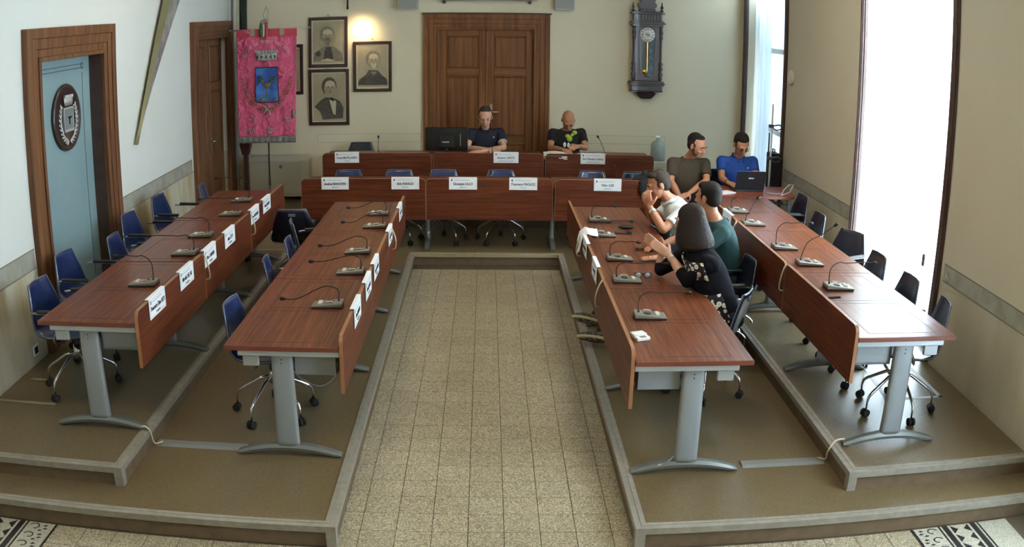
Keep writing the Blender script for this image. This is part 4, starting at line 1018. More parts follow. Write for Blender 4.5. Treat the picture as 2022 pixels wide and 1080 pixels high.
# lettering on an arc
word = 'COMUNE DI TORRE DEI COLLI'; n_ = len(word)
mlet = mat('letter_silver', (214, 160, 166), .5)
for k, ch in enumerate(word):
    if ch == ' ': continue
    t = k/(n_-1); A = -1.22+2.44*t; x = .01+.335*math.sin(A); z = 1.37+.275*math.cos(A)
    text(ch, 'banner_letter', mlet, .062, BD, (x, YD+.004, z), (PI/2, A*.95, 0), bold=.0015)

for o_ in [o for o in COL.objects if o not in _before and o.parent == BN]:
    o_.location = Vector(o_.location)+Vector((.03, 0, .59))

# ---- furled flag in the corner
r = thing('furled_flag', 'dark furled flag on a pole between banner and corner', 'flag', (-3.30, 12.22, H2))
def fl(u, v):
    a = u*2*PI; rad = (.045+.018*math.sin(4*a+v*3))*(1-.25*(1-v)); return (rad*math.cos(a), .8*rad*math.sin(a), .82+2.35*v)
MB().grid(fl, 28, 24).build('flag_cloth', mat('flag_dark_green', (30, 44, 36), .8, noise=((46, 60, 48), 5, .3, .7)), r)
MB().cyl((0, 0, .0), (0, 0, 3.3), .015, .015, 10).build('flag_pole', mat('pole_dark_wood', (58, 32, 24), .5), r)
MB().loft([[Vector((.045*sx, .045*sy, .68)) for sx, sy in ((-1, -1), (1, -1), (1, 1), (-1, 1))], [Vector((.075*sx, .06*sy, .82)) for sx, sy in ((-1, -1), (1, -1), (1, 1), (-1, 1))], [Vector((.075*sx, .06*sy, .92)) for sx, sy in ((-1, -1), (1, -1), (1, 1), (-1, 1))]], True, False).build('pole_socket', mat('socket_maroon', (66, 28, 28), .5), r)
MB().box((-.03, -.03, .02), (.03, .03, .70), .006).box((-.16, -.16, 0), (.16, .16, .03), .006)._build('pole_stand', mat('pole_dark_wood', (58, 32, 24), .5), r)

# ---- long blade-like object hanging on the left wall
yb = 9.55
r = thing('hanging_sword', 'long silvery tapered blade with brass edge hanging on the left wall', 'blade', (0, 0, 0))
def row(t):       # t 0 tip .. 1 beyond the top of the picture
    z = 1.585+2.3*t; yc = 8.62+1.77*t; w = .015+.93*t; h = .022
    return [Vector((wl(-1, yc-w*.30, -.04), yc-w*.30, z)), Vector((wl(-1, yc+w*.0, -.04-h-.012*t), yc+w*.0, z)), Vector((wl(-1, yc+w*.70, -.035), yc+w*.70, z)), Vector((wl(-1, yc+w*.2, -.01), yc+w*.2, z))]
rows = [row(t) for t in (0, .08, .2, .4, .6, .8, 1)]
m = MB(); 
for k in range(len(rows)-1):
    a, b_ = rows[k], rows[k+1]; m.add([a[1], a[2], b_[2], b_[1]], [(0, 1, 2, 3)]); m.add([a[2], a[3], b_[3], b_[2]], [(0, 1, 2, 3)])
m._build('silver_face', mat('silver_blade', (180, 180, 178), .35, .3, noise=((132, 132, 132), 7, .38, .62)), r)
m = MB()
for k in range(len(rows)-1):
    a, b_ = rows[k], rows[k+1]; m.add([a[0], a[1], b_[1], b_[0]], [(0, 1, 2, 3)]); m.add([a[3], a[0], b_[0], b_[3]], [(0, 1, 2, 3)])
m._build('brass_face', mat('dull_brass', (128, 122, 88), .45, .2), r)
# small wall things
r = thing('socket_outlet', 'dark wall socket low on the left wall', 'socket', (wl(-1, 6.05), 6.05, .315), PI/2)
MB().box((-.045, -.012, 0), (.045, .0, .085), .003).build('plate', M_white, r); MB().box((-.030, -.015, .015), (.030, -.011, .07), .002).build('insert', M_black, r)
r = thing('wall_disc', 'white round detector on the right wall near the corner window', 'detector', (wl(1, 10.33), 10.33, 2.195), -PI/2)
MB().lathe([(.002, -.045), (.06, -.042), (.085, -.03), (.09, -.01), (.09, 0)], 24, (0, 0, 0), 'y').build('disc', mat('detector_white', (206, 196, 180), .5), r)
r = thing('coat_hook', 'small metal hook on the painted band of the right wall', 'hook', (wl(1, 6.05), 6.05, 1.0), -PI/2)
MB().tube([(0, 0, .03), (.0, -.03, .03), (.03, -.035, .01), (.06, -.02, -.05)], .005, 6).build('hook_body', M_rail, r)

# ================================================================== THINGS ON THE DESKS
ZA, ZL = H2+.74, H1+.74
r = thing('computer_monitor', 'black flat monitor seen from behind on the raised middle desk', 'monitor', (-.50, 11.62, ZA))
MB().box((-.27, -.02, .06), (.27, .012, .36), .010).build('screen_housing', mat('monitor_black', (16, 16, 18), .22, spec=.8), r)
MB().box((-.10, -.045, .10), (.10, -.018, .26), .010).build('rear_bulge', M_black, r)
MB().box((-.02, -.03, .01), (.02, -.005, .12), .004).build('stand_neck', M_black, r); MB().box((-.12, -.09, 0), (.12, .09, .012), .005).build('stand_base', M_black, r)
MB().box((.17, -.024, .12), (.18, -.0195, .28)).build('label_strip', mat('strip_grey', (120, 120, 124), .4), r); text('DELL', 'rear_logo', mat('logo_grey', (150, 152, 156), .4), .03, r, (-.01, -.0465, .18)) if False else MB().box((-.055, -.047, .165), (.035, -.0445, .182), .002).build('rear_logo', mat('logo_grey', (150, 152, 156), .4), r)
def tagd(o, label, cat, group=None):
    o['label'] = label; o['category'] = cat
    if group: o['group'] = group
    return o
# papers and book before the bald man
r = thing('paper_stack', 'thick stack of white papers hanging over the raised desk edge left of the bald man', 'papers', (.88, 11.50, ZA))
m = MB(); rnd = random.Random(2)
for k in range(7):
    a = rnd.uniform(-.05, .05); m.box((-.15, -.17, .006*k), (.15, .15, .006*k+.0052), 0, Matrix.Rotation(a-.12, 4, 'Z'))
m._build('sheets', mat('paper_cream', (224, 216, 200), .7), r, kind='stuff')
MB().grid(lambda u, v: (-.15+.28*u, -.19+.34*v, .045+.018*math.sin(u*PI)*v), 8, 6).build('top_sheet', mat('paper_white', (236, 232, 222), .7), r)
r = thing('open_booklet', 'open white booklet under the hand of the bald man', 'booklet', (1.10, 11.60, ZA))
for s, nm in ((-1, 'left_page'), (1, 'right_page')): MB().loft([[Vector((s*.002, -.11, .004+q)), Vector((s*.002, .11, .004+q)), Vector((s*.15, .11, .035*(1 if s > 0 else .3)+q)), Vector((s*.15, -.11, .035*(1 if s > 0 else .3)+q))] for q in (0, .006)], True, False).build(nm, mat('page_blue_white', (214, 226, 232), .6), r)
for k, (x, y, z, w, lab) in enumerate([(.0, 11.50, ZA, .05, 'white card before the navy polo shirt man'), (-1.52, 10.15, ZL, .05, 'white tag beside the microphone on the lower left desk'), (.02, 10.10, ZL, .045, 'white tag beside the microphone on the lower middle desk'), (1.68, 11.48, ZA, .03, 'small white tag at the right of the raised desk')]):
    tagd(MB().box((x-w/2, y-.02, z), (x+w/2, y+.02, z+.010), .003).build('paper_tag', M_micw), lab, 'tag')
# items on the inner right desks
r = thing('white_box', 'small open white box at the near corner of the inner right desk', 'box', (.93, 5.13, ZL), .35)
MB().box((-.045, -.05, 0), (.045, .05, .022), .004).build('box_body', M_white, r); MB().box((-.045, -.01, .022), (.045, .055, .030), .004).build('box_lid', mat('lid_white', (226, 226, 222), .5), r); MB().box((-.02, -.045, .0215), (.02, -.02, .0235)).build('box_mark', mat('mark_brown', (120, 100, 80), .6), r)
def phone(x, y, z, rz, label, w=.075, l=.155, name='mobile_phone', cat='phone'):
    r = thing(name, label, cat, (x, y, z), rz, None)
    MB().box((-w/2, -l/2, 0), (w/2, l/2, .009), .003).build('phone_body', M_black, r); MB().box((-w/2+.004, -l/2+.006, .009), (w/2-.004, l/2-.006, .0096)).build('phone_screen', mat('phone_glass', (24, 26, 40), .06, spec=.9), r); return r
phone(1.22, 7.86, ZL, 1.35, 'dark mobile phone nearer the viewer beside the far right microphones')
r = thing('spectacle_case', 'dark spectacle case behind the phone on the inner right desks', 'case', (1.27, 8.04, ZL), 1.45)
MB().ell((0, 0, .018), (.032, .075, .018)).build('case_body', M_black, r)
phone(1.32, 7.28, ZL, 1.45, 'flat dark phone before the joined hands of the woman', .06, .16)
r = thing('spectacles', 'dark folded spectacles beside the second microphone of the inner right row', 'spectacles', (1.16, 6.43, ZL), -.05)
for s in (-1, 1):
    pts = [(s*.035+.026*math.cos(a), -.0, .026+.020*math.sin(a)) for a in [2*PI*k/16 for k in range(17)]]; MB().tube(pts, .0028, 6).build('rim', M_black, r)
    MB().tube([(s*.062, 0, .035), (s*.066, .03, .034), (-s*.02, .05+.01*s, .012)], .0028, 6).build('temple', M_black, r)
    MB().lathe([(.002, -.0006), (.024, -.0006), (.024, .0006)], 16, (s*.035, 0, .026), 'y').build('lens', mat('spectacle_lens', (190, 200, 206), .05, .2), r)
MB().tube([(-.010, 0, .032), (0, -.002, .036), (.010, 0, .032)], .0028, 6).build('bridge', M_black, r)
phone(2.345, 5.56, ZA, -1.4, 'thin dark pen case under the nearest microphone of the window row', .022, .10, 'pen_case', 'pen case')
# black bag on the lower back desk
r = thing('black_bag', 'black soft bag on the lower back desk behind the man in white', 'bag', (1.84, 10.15, ZL))
m = MB().ell((0, 0, .085), (.17, .10, .085)).ell((-.10, -.03, .07), (.10, .08, .07)).ell((.09, .02, .09), (.09, .08, .085)).ell((-.02, -.10, .06), (.13, .05, .075)).ell((-.03, -.165, .0), (.11, .035, .10)).ell((-.03, -.13, .08), (.11, .06, .05))
m.remesh('bag_body', mat('bag_black', (20, 24, 26), .7), r, .012, 3)
MB().tube([(-.08, -.02, .14), (-.06, -.03, .20), (.03, -.03, .21), (.07, -.01, .15)], .008, 6).build('bag_handle', M_black, r)

# ---- press table with laptop by the corner window
r = thing('press_table', 'small reddish table by the corner window carrying the laptop', 'table', (2.82, 9.42, H2))
M_rt = wood('red_table', (112, 50, 28), (132, 62, 36), (150, 78, 48), (.6, 16, 16), 2.6, .3, .2, .75)
pl = [(-.50, -.30), (.36, -.30)]+[(.36+.12*math.sin(a), -.18-.12*math.cos(a)) for a in [PI/2*k/6 for k in range(1, 7)]]+[(.48, .30), (-.50, .30)]
MB().prism(pl, 'z', .712, .74).build('tabletop', M_rt, r)
for x in (-.42, .40):
    for y in (-.24, .24): MB().box((x-.02, y-.02, 0), (x+.02, y+.02, .712), .004).build('leg', M_grey, r)
MB().box((-.42, .25, .45), (.40, .27, .712)).build('apron', M_rt, r)
r = thing('laptop', 'open black laptop seen from behind on the press table', 'laptop', (2.82, 9.40, ZA), .04)
MB().box((-.165, -.02, 0), (.165, .22, .018), .004).build('laptop_base', M_black, r)
T_ = Matrix.Translation((0, -.012, .016)) @ Matrix.Rotation(.30, 4, 'X')
lid = MB().box((-.168, -.005, 0), (.168, .003, .225), .003, T_).build('screen_lid', mat('laptop_lid', (20, 20, 24), .35), r)
MB().box((-.03, -.0065, .135), (.03, -.0045, .150), .001, T_).build('lid_logo', mat('lid_logo', (196, 198, 200), .3, .3), lid)
MB().box((-.150, .06, .018), (.150, .20, .0195)).build('keyboard', mat('keyboard_grey', (60, 62, 66), .5), r)
# paper and cables on the press table
r = thing('notebook', 'white notepad left of the laptop on the press table', 'notepad', (2.52, 9.28, ZA), .5)
MB().box((-.10, -.07, 0), (.10, .07, .010), .002).build('pages', M_white, r); MB().box((-.10, -.07, .010), (-.08, .07, .013), .001).build('binding', M_print, r)
tagd(MB().tube([(3.00, 9.30, ZA+.008), (3.08, 9.22, ZA+.012), (3.16, 9.25, ZA+.01), (3.20, 9.34, ZA+.03), (3.28, 9.38, ZA+.09), (3.30, 9.30, ZA+.10), (3.24, 9.24, ZA+.03), (3.12, 9.17, ZA+.008)], .005, 6).build('power_cable', mat('white_cable', (206, 206, 210), .5)), 'white power cable curling beside the laptop on the press table', 'cable')
# ---- stand with clamps and a black case in the corner window
r = thing('light_stand', 'tall thin equipment stand with clamps before the corner window', 'stand', (3.33, 10.28, H2))
MB().cyl((0, 0, .02), (0, 0, 1.62), .013, .011, 10).build('white_tube', mat('tube_white', (214, 220, 226), .4), r)
MB().cyl((-.028, 0, .02), (-.028, 0, 1.28), .010, .010, 10).build('black_tube', M_black, r)
for z in (1.36, .98):
    MB().box((-.04, -.02, z-.02), (.02, .02, z+.02), .005).tube([(0, 0, z), (.08, -.02, z+.02), (.14, .0, z-.005)], .010, 6).tube([(0, 0, z-.02), (.07, .02, z-.05), (.13, .01, z-.03)], .008, 6)._build('clamp', mat('clamp_grey', (96, 104, 128), .4, .5), r)
for k in range(3):
    a = 2*PI*k/3+.4; MB().tube([(0, 0, .20), (.20*math.cos(a), .20*math.sin(a), .012)], .008, 6).build('leg', M_black, r)
r = thing('equipment_case', 'upright black equipment case behind the stand at the corner window', 'case', (3.44, 10.50, H2))
MB().box((-.06, -.10, 0), (.06, .10, 1.02), .012).build('case_body', mat('case_black', (24, 24, 34), .5), r); MB().tube([(0, -.04, 1.02), (0, -.04, 1.06), (0, .04, 1.06), (0, .04, 1.02)], .008, 6).build('handle', M_black, r)
# ---- water jug on a white stand right of the raised desks
r = thing('water_stand', 'small white stand right of the raised back row', 'stand', (2.33, 12.22, H2))
MB().box((-.15, -.15, 0), (.15, .15, .62), .01).build('cabinet', mat('cream_metal', (186, 182, 164), .45), r); MB().box((-.12, -.156, .05), (.12, -.149, .55), .003).build('door_front', mat('cream_metal2', (178, 174, 154), .5), r)
r = thing('water_jug', 'pale translucent plastic water jug on the white stand', 'jug', (2.33, 12.22, H2+.62))
MB().lathe([(.09, 0), (.10, .01), (.10, .20), (.085, .24), (.03, .28), (.028, .31)], 20).build('jug_body', mat('jug_plastic', (160, 176, 172), .2, alpha=.75), r); MB().lathe([(.032, .305), (.032, .33), (.02, .335)], 14).build('cap', M_white, r)

# ================================================================== CABLES, TAPE AND TRAYS ON THE FLOOR
def cable(path, label, m=M_cab, rad=.006, cat='cable', group=None):
    P = [Vector(p) for p in path]; Q = []
    for i in range(len(P)-1):
        p0, p1, p2, p3 = P[max(i-1, 0)], P[i], P[i+1], P[min(i+2, len(P)-1)]
        for t in (0, .2, .4, .6, .8): Q.append(.5*((2*p1)+(p2-p0)*t+(2*p0-5*p1+4*p2-p3)*t*t+(3*p1-p0-3*p2+p3)*t**3))
    Q.append(P[-1]); return tagd(MB().tube(Q, rad, 6).build('cable', m), label, cat, group)
GX = 'pale cable loops hanging at the desk panel joints'
for x, y, z, s, lab in ((-2.085, 6.375, H2, 1, 'left wall row, nearer joint'), (-2.085, 7.81, H2, 1, 'left wall row, farther joint'), (-.812, 7.77, H1, 1, 'inner left row, farther joint'), (.812, 6.16, H1, -1, 'inner right row, nearer joint'), (.812, 7.58, H1, -1, 'inner right row, farther joint'), (2.175, 6.18, H2, -1, 'window row, nearer joint'), (2.175, 7.60, H2, -1, 'window row, farther joint')):
    cable([(x-.01*s, y, z+.80), (x+.012*s, y-.02, z+.77), (x+.035*s, y-.035, z+.70), (x+.03*s, y-.01, z+.62), (x-.004*s, y+.01, z+.60)], 'pale cable loop on the '+lab, group=GX)
for x0, x1, y, lab in ((X2L+.03, -1.50, 5.07, 'grey floor cable cover left of the nearest left desk foot'), (1.58, X2R-.03, 4.87, 'grey floor cable cover right of the nearest right desk foot')):
    o = MB().prism([(y-.05, H1), (y+.05, H1), (y+.025, H1+.012), (y-.025, H1+.012)], 'x', x0, x1).build('cable_cover', mat('cover_grey', (122, 124, 120), .5)); tagd(o, lab, 'cable cover')
for x0, x1, y, z, lab in ((-3.46, -2.98, 5.30, H2, 'pale floor strip by the nearest left chair'), (-3.40, -3.20, 5.72, H2, 'short pale floor strip against the left wall'), (-2.12, -1.75, 9.72, H1, 'pale floor strip in front of the dark turned chair'), (-3.0, -2.2, 9.60, H2, 'pale floor strip beyond the left wall row')):
    tagd(MB().box((x0, y-.015, z), (x1, y+.015, z+.006), .002).build('floor_strip', mat('strip_pale', (150, 142, 118), .6)), lab, 'floor strip')
cable([(-2.18, 4.98, H2+.03), (-2.15, 4.98, H2+.035), (-2.12, 4.98, H2-.0), (-2.11, 5.0, H1+.03), (-2.07, 5.05, H1+.02)], 'pale cable dropping over the step from the left wall row foot')
cable([(2.25, 4.84, H2+.04), (2.18, 4.82, H2+.04), (2.13, 4.80, H2-.02), (2.135, 4.83, H1+.03), (2.10, 4.87, H1+.02)], 'pale cable dropping over the step from the window row foot')
cable([(1.19, 4.83, H1+.30), (1.17, 4.82, H1+.16), (1.10, 4.80, H1+.08), (1.03, 4.78, H1+.06)], 'white cable at the nearest right desk leg', M_rail, .004)
cable([(-1.19, 5.04, H1+.62), (-1.12, 5.10, H1+.48), (-1.0, 5.12, H1+.42), (-.90, 5.08, H1+.50), (-.88, 5.06, H1+.60)], 'white cable loop under the nearest left desk', M_rail, .005)
cable([(.79, 10.3, H1+.35), (.84, 10.32, H1+.15), (.98, 10.2, H1+.015), (1.06, 10.05, H1+.008)], 'dark cable down to the floor at the lower middle desk leg', M_cabd, .006)
cable([(.27, 10.50, H1+.40), (.33, 10.5, H1+.33), (.42, 10.5, H1+.31)], 'pale cable hanging under the lower middle desk', M_cab, .006)
# white tape marking on the floor under the near window chair
tp = thing('tape_marking', 'white tape rectangle on the platform by the near window', 'tape', (0, 0, H2))
mt = mat('white_tape', (196, 202, 206), .6)
C4 = [(2.86, 5.50), (3.31, 5.51), (3.32, 6.08), (2.96, 6.42)]
for (xa, ya), (xb, yb_) in ((C4[0], C4[1]), (C4[1], C4[2]), (C4[3], C4[0])):
    a, b_ = Vector((xa, ya)), Vector((xb, yb_)); d = (b_-a).normalized()*.018; nn = Vector((-d.y, d.x)); MB().prism([tuple(v) for v in (a-d-nn, b_+d-nn, b_+d+nn, a-d+nn)], 'z', .0, .0015).build('tape_strip', mt, tp)
# ================================================================== PEOPLE
M_skin = mat('skin_light', (206, 158, 130), .5, noise=((196, 144, 116), 20, .3, .7)); M_skin2 = mat('skin_tan', (182, 126, 94), .5, noise=((170, 114, 84), 20, .3, .7))
M_hair = mat('hair_dark', (30, 24, 21), .7, 0, .2, bump=(160, .5, .004)); M_hairg = mat('hair_grey_brown', (60, 50, 42), .7, 0, .2, bump=(160, .5, .004)); M_hairw = mat('hair_long_brown', (38, 26, 20), .6, 0, .22, bump=(70, .8, .006))
M_eye = mat('eye_white_shaded', (176, 164, 154), .4); M_iris = mat('iris_dark', (40, 28, 20), .2); M_lip = mat('lip', (168, 96, 84), .5)  # whites of the eyes darkened, their shadow put into the colour
V = Vector
def frame_of(f, up=(0, 0, 1)):
    f = V(f).normalized(); u = V(up); u = (u-f*u.dot(f)).normalized(); r = f.cross(u)   # r = subject's right
    return f, u, r
def head_mesh(mb, c, f, u, r, s=1.):
    R = Matrix((r, f, u)).transposed()
    def E(x, y, z, a, b, d): mb.ell(c+(r*x+f*y+u*z)*s, (a*s, b*s, d*s), R, 18, 12)
    E(0, -.012, .035, .075, .094, .085); E(0, .028, -.035, .058, .062, .072); E(0, .020, .005, .066, .074, .07); E(0, .060, -.092, .026, .026, .020); E(0, .045, -.075, .044, .040, .034)
    for q in (-1, 1):
        E(q*.034, .060, -.028, .024, .026, .024); E(q*.024, .084, .024, .028, .012, .009); E(q*.078, -.006, -.008, .009, .020, .031)
    mb.tube([c+(f*.090+u*.020)*s, c+(f*.100-u*.004)*s, c+(f*.112-u*.026)*s, c+(f*.106-u*.036)*s], [.009*s, .011*s, .015*s, .010*s], 10)
    for q in (-1, 1): E(q*.012, .095, -.032, .009, .011, .008)
    E(0, .088, -.060, .025, .012, .007); E(0, .086, -.070, .020, .012, .008)
def hand(mb, w, d, nrm, side, curl=.5, s=1., spread=0.):
    """w wrist, d pointing direction, nrm = back of the hand, side = direction of the thumb"""
    d = V(d).normalized(); nrm = V(nrm); nrm = (nrm-d*nrm.dot(d)).normalized(); sd = V(side); sd = (sd-d*sd.dot(d)-nrm*sd.dot(nrm)).normalized()
    w = V(w); R = Matrix((sd, d, nrm)).transposed()
    mb.ell(w+d*.050*s, (.041*s, .055*s, .016*s), R, 14, 8); mb.ell(w+d*.015*s, (.029*s, .03*s, .018*s), R, 12, 8)
    for k, (o, L) in enumerate(((.031, .070), (.0105, .078), (-.0105, .072), (-.031, .058))):
        p0 = w+d*.088*s+sd*o*s; a = curl*.5; dd = (d*math.cos(a)-nrm*math.sin(a)+sd*(o*spread*6)).normalized(); p1 = p0+dd*L*.48*s
        a = curl*1.25; d2 = (d*math.cos(a)-nrm*math.sin(a)+sd*(o*spread*6)).normalized(); p2 = p1+d2*L*.32*s
        a = curl*1.8; d3 = (d*math.cos(a)-nrm*math.sin(a)).normalized(); p3 = p2+d3*L*.24*s
        mb.chain([p0-d*.03*s, p0, p1, p2, p3], [.0085*s, .0088*s, .0082*s, .0076*s, .0066*s], 8)
    t0 = w+d*.020*s+sd*.030*s; t1 = t0+(d*.55+sd*.75-nrm*.2).normalized()*.038*s; t2 = t1+(d*.85+sd*.35-nrm*.35*(1+curl)).normalized()*.032*s
    mb.chain([w+d*.012*s, t0, t1, t2], [.014*s, .013*s, .0105*s, .0085*s], 8)
def torso(mb, hip, neck, lat, grow=0., belly=0., sw=1., low=-.10):
    hip, neck, lat = V(hip), V(neck), V(lat).normalized(); ax = (neck-hip); L = ax.length; a = ax.normalized()
    fr = lat.cross(a).normalized()                  # forward/back axis
    rings = []
    for t, w, d, off in ((low/L, .165, .115, 0), (.0, .178, .128, 0), (.22, .160+belly*.5, .118+belly*.6, belly*.35), (.45, .165+belly*.3, .122+belly*.5, belly*.3), (.66, .180*sw, .122, 0), (.80, .172*sw, .108, 0), (.90, .128*sw, .090, 0), (.985, .078, .068, 0)):
        c = hip+a*(t*L)+fr*off
        rings.append([c+lat*((w+grow)*math.copysign(abs(math.cos(q))**.85, math.cos(q)))+fr*((d+grow)*math.copysign(abs(math.sin(q))**.85, math.sin(q))) for q in [2*PI*k/28 for k in range(28)]])
    mb.loft(rings)
def person(label, J, hf, hu=(0, 0, 1), skin=None, shirt=None, trousers=None, hair='short', hairm=None, sleeve=.62, belly=0., sw=1., hands=(), shoes=None, floorz=H2, collar=None, vox=.0075, s=1., extra=None, lowhair=0.):
    """J: world joints. head, neck, shR, shL, elR, elL, wrR, wrL, hip, knR, knL, anR, anL (R/L = subject's own)"""
    skin = skin or M_skin; hairm = hairm or M_hair
    J = {k: V(v) for k, v in J.items()}
    J['shR'].z -= .028; J['shL'].z -= .028; s *= 1.09
    root = thing('person', label, 'person', (J['hip'].x, J['hip'].y, floorz), 0, None)
    O = V(root.location)
    def loc(mb): mb.v = [(x-O.x, y-O.y, z-O.z) for x, y, z in mb.v]; return mb
    f, u, r = frame_of(hf, hu); c = J['head']
    lat = (J['shR']-J['shL'])
    b = MB(); head_mesh(b, c, f, u, r, s)
    b.chain([c-u*.06-f*.012, (c-u*.10+J['neck'])/2, J['neck']-V((0, 0, .02))], [.056, .054, .062], 14)
    torso(b, J['hip'], J['neck']-V((0, 0, .01)), lat, -.006, belly, sw, -.01)
    for q in 'RL':
        sh, el, wr = J['sh'+q], J['el'+q], J['wr'+q]
        b.chain([(sh*.5+J['neck']*.5)-V((0, 0, .045)), sh, sh*.5+el*.5, el, el*.62+wr*.38, wr], [.05, .052, .046, .038, .041, .026], 12)
    for q, d, n, sd, cu in hands: hand(b, J['wr'+q], d, n, sd, cu, s)
    body = loc(b).remesh('body', skin, root, vox, 3)
    # clothes
    g = MB(); torso(g, J['hip'], J['neck']-V((0, 0, .012)), lat, .012, belly, sw, -.05)
    for q in 'RL':
        sh, el = J['sh'+q], J['el'+q]; e = sh+(el-sh)*min(sleeve, 1)
        pts = [(sh*.5+J['neck']*.5)-V((0, 0, .045)), sh, sh*.5+e*.5, e]; rr = [.060, .064, .061, .060 if sleeve < 1 else .05]
        if sleeve > 1: pts.append(el+(J['wr'+q]-el)*(sleeve-1)); rr.append(.044)
        for i in range(len(pts)-1): g.tube([pts[i], pts[i+1]], [rr[i], rr[i+1]], 16)
        for p_, r_q in zip(pts[:-1], rr): g.ell(p_, (r_q,)*3)
    loc(g).remesh('shirt', shirt, root, .009, 4)
    if collar:
        nk = J['neck']; m = MB(); fr = V((f.x, f.y, 0)).normalized(); lt = lat.normalized()
        for sgn in (-1, 1):
            P = [nk-fr*.068+V((0, 0, .022)), nk+lt*sgn*.060-fr*.02+V((0, 0, .022)), nk+lt*sgn*.058+fr*.035+V((0, 0, .004)), nk+lt*sgn*.016+fr*.098-V((0, 0, .045))]
            m.loft([[p, p+V((0, 0, -.030))+lt*sgn*.012, p+V((0, 0, -.031))+lt*sgn*.018, p+lt*sgn*.007] for p in P], True, True)
        loc(m)._build('collar', collar, root)
    t = MB()
    hipd = V((f.x, f.y, 0)).normalized()
    for q in 'RL':
        kn, an = J['kn'+q], J['an'+q]; h0 = J['hip']+(J['sh'+q]-J['neck'])*.45; h0.z = J['hip'].z
        t.chain([h0, h0*.5+kn*.5, kn, kn*.5+an*.5, an], [.100, .088, .066, .062, .050], 14)
    t.ell(J['hip'], (.17, .15, .12)); t.ell(J['hip']+V((0, 0, .04)), (.165, .14, .12))
    loc(t).remesh('trousers', trousers, root, .012, 3)
    for q in 'RL':
        kn, an = J['kn'+q], J['an'+q]; fd = J.get('ft'+q); fd = (fd if fd is not None else V((kn.x-J['hip'].x, kn.y-J['hip'].y, 0))).normalized()
        up = J.get('fu'+q, V((0, 0, 1))); up = (up-fd*up.dot(fd)).normalized(); sd = fd.cross(up); R = Matrix((sd, fd, up)).transposed()
        if shoes:
            m = MB(); a0 = an-up*.035
            m.ell(a0-fd*.01, (.040, .060, .045), R).ell(a0+fd*.08-up*.012, (.043, .085, .032), R).ell(a0+fd*.13-up*.018, (.043, .055, .025), R).ell(a0+up*.02-fd*.012, (.045, .048, .04), R)
            loc(m).remesh('shoe', shoes[0], root, .008, 3)
            so = MB(); rings = []
            for h, k_ in ((-.052, .98), (-.030, 1.04)): rings.append([a0+up*h+sd*(x_*k_)+fd*(y_*k_+.055) for x_, y_ in [((.044 if math.cos(t_) > 0 else .044)*math.cos(t_)*(1-.12*max(0, -math.sin(t_))), .142*math.sin(t_)) for t_ in [2*PI*i/24 for i in range(24)]]])
            so.loft(rings); so_ = loc(so)._build('shoe_sole', shoes[1], root)
            if len(shoes) > 2:
                so = MB(); rings = []
                for h, k_ in ((-.056, .84), (-.050, .86)): rings.append([a0+up*h+sd*(.044*math.cos(t_)*k_)+fd*(.142*math.sin(t_)*k_+.055) for t_ in [2*PI*i/24 for i in range(24)]])
                so.loft(rings); loc(so)._build('outsole', shoes[2], so_)
    # face details
    for sgn in (-1, 1):
        e_ = c+(r*sgn*.030+f*.0805+u*.004)*s; m = MB().ell(e_, (.0105*s,)*3, Matrix((r, f, u)).transposed(), 12, 8); eb = loc(m)._build('eye', M_eye, root)
        m = MB().ell(e_+f*.0078*s-u*.002, (.0062*s, .0040*s, .0062*s), Matrix((r, f, u)).transposed(), 10, 6); loc(m)._build('iris', M_iris, eb)
        m = MB().tube([c+(r*sgn*.046+f*.086+u*.024)*s, c+(r*sgn*.030+f*.0985+u*.031)*s, c+(r*sgn*.012+f*.099+u*.025)*s], [.0025, .0048, .0035], 6); loc(m)._build('eyebrow', hairm if hair != 'bald' else M_hairg, root)
    m = MB().ell(c+(f*.0955-u*.066)*s, (.021*s, .006*s, .0055*s), Matrix((r, f, u)).transposed(), 12, 6); loc(m)._build('lips', M_lip, root)
    R = Matrix((r, f, u)).transposed()
    if hair != 'bald':
        m = MB()
        if hair == 'short':
            m.ell(c+(-f*(.024+lowhair)+u*(.044))*s, (.081*s, .090*s, .084*s), R, 20, 14); m.ell(c+(-f*.045+u*.0)*s, (.074*s, .064*s, .075*s), R, 18, 12); m.ell(c+(-f*.03+u*.03)*s, (.079*s, .080*s, .07*s), R, 18, 12)
            for sgn in (-1, 1): m.ell(c+(r*sgn*.067+f*.012+u*.012)*s, (.010*s, .018*s, .030*s), R, 8, 6)
            m.ell(c+(f*(.030-lowhair*1.5)+u*.095)*s, (.058*s, .045*s, .028*s), R, 14, 8)
        if hair == 'long':
            m.ell(c+(-f*.014+u*.042), (.086, .104, .090), R, 20, 14); m.ell(c+(-f*.055-u*.02), (.088, .070, .11), R, 18, 12)
            rings = []
            for dz, w_, d_, b_ in ((.06, .090, .092, .016), (-.01, .108, .112, .020), (-.07, .126, .130, .028), (-.12, .142, .142, .036), (-.165, .150, .144, .040), (-.19, .138, .124, .040)):
                ctr = c-f*b_; ctr = V((ctr.x+.02*(.05-dz), ctr.y, c.z+dz)); fh = V((f.x, f.y, 0)).normalized(); rh = V((r.x, r.y, 0)).normalized()
                rings.append([ctr+rh*w_*math.cos(q)+fh*d_*math.sin(q) for q in [2*PI*k/24 for k in range(24)]])
            m.loft(rings)
        loc(m).remesh('hair', hairm, root, .008, 3)
    if extra: extra(root, J, c, f, u, r, R, loc, lat)
    return root
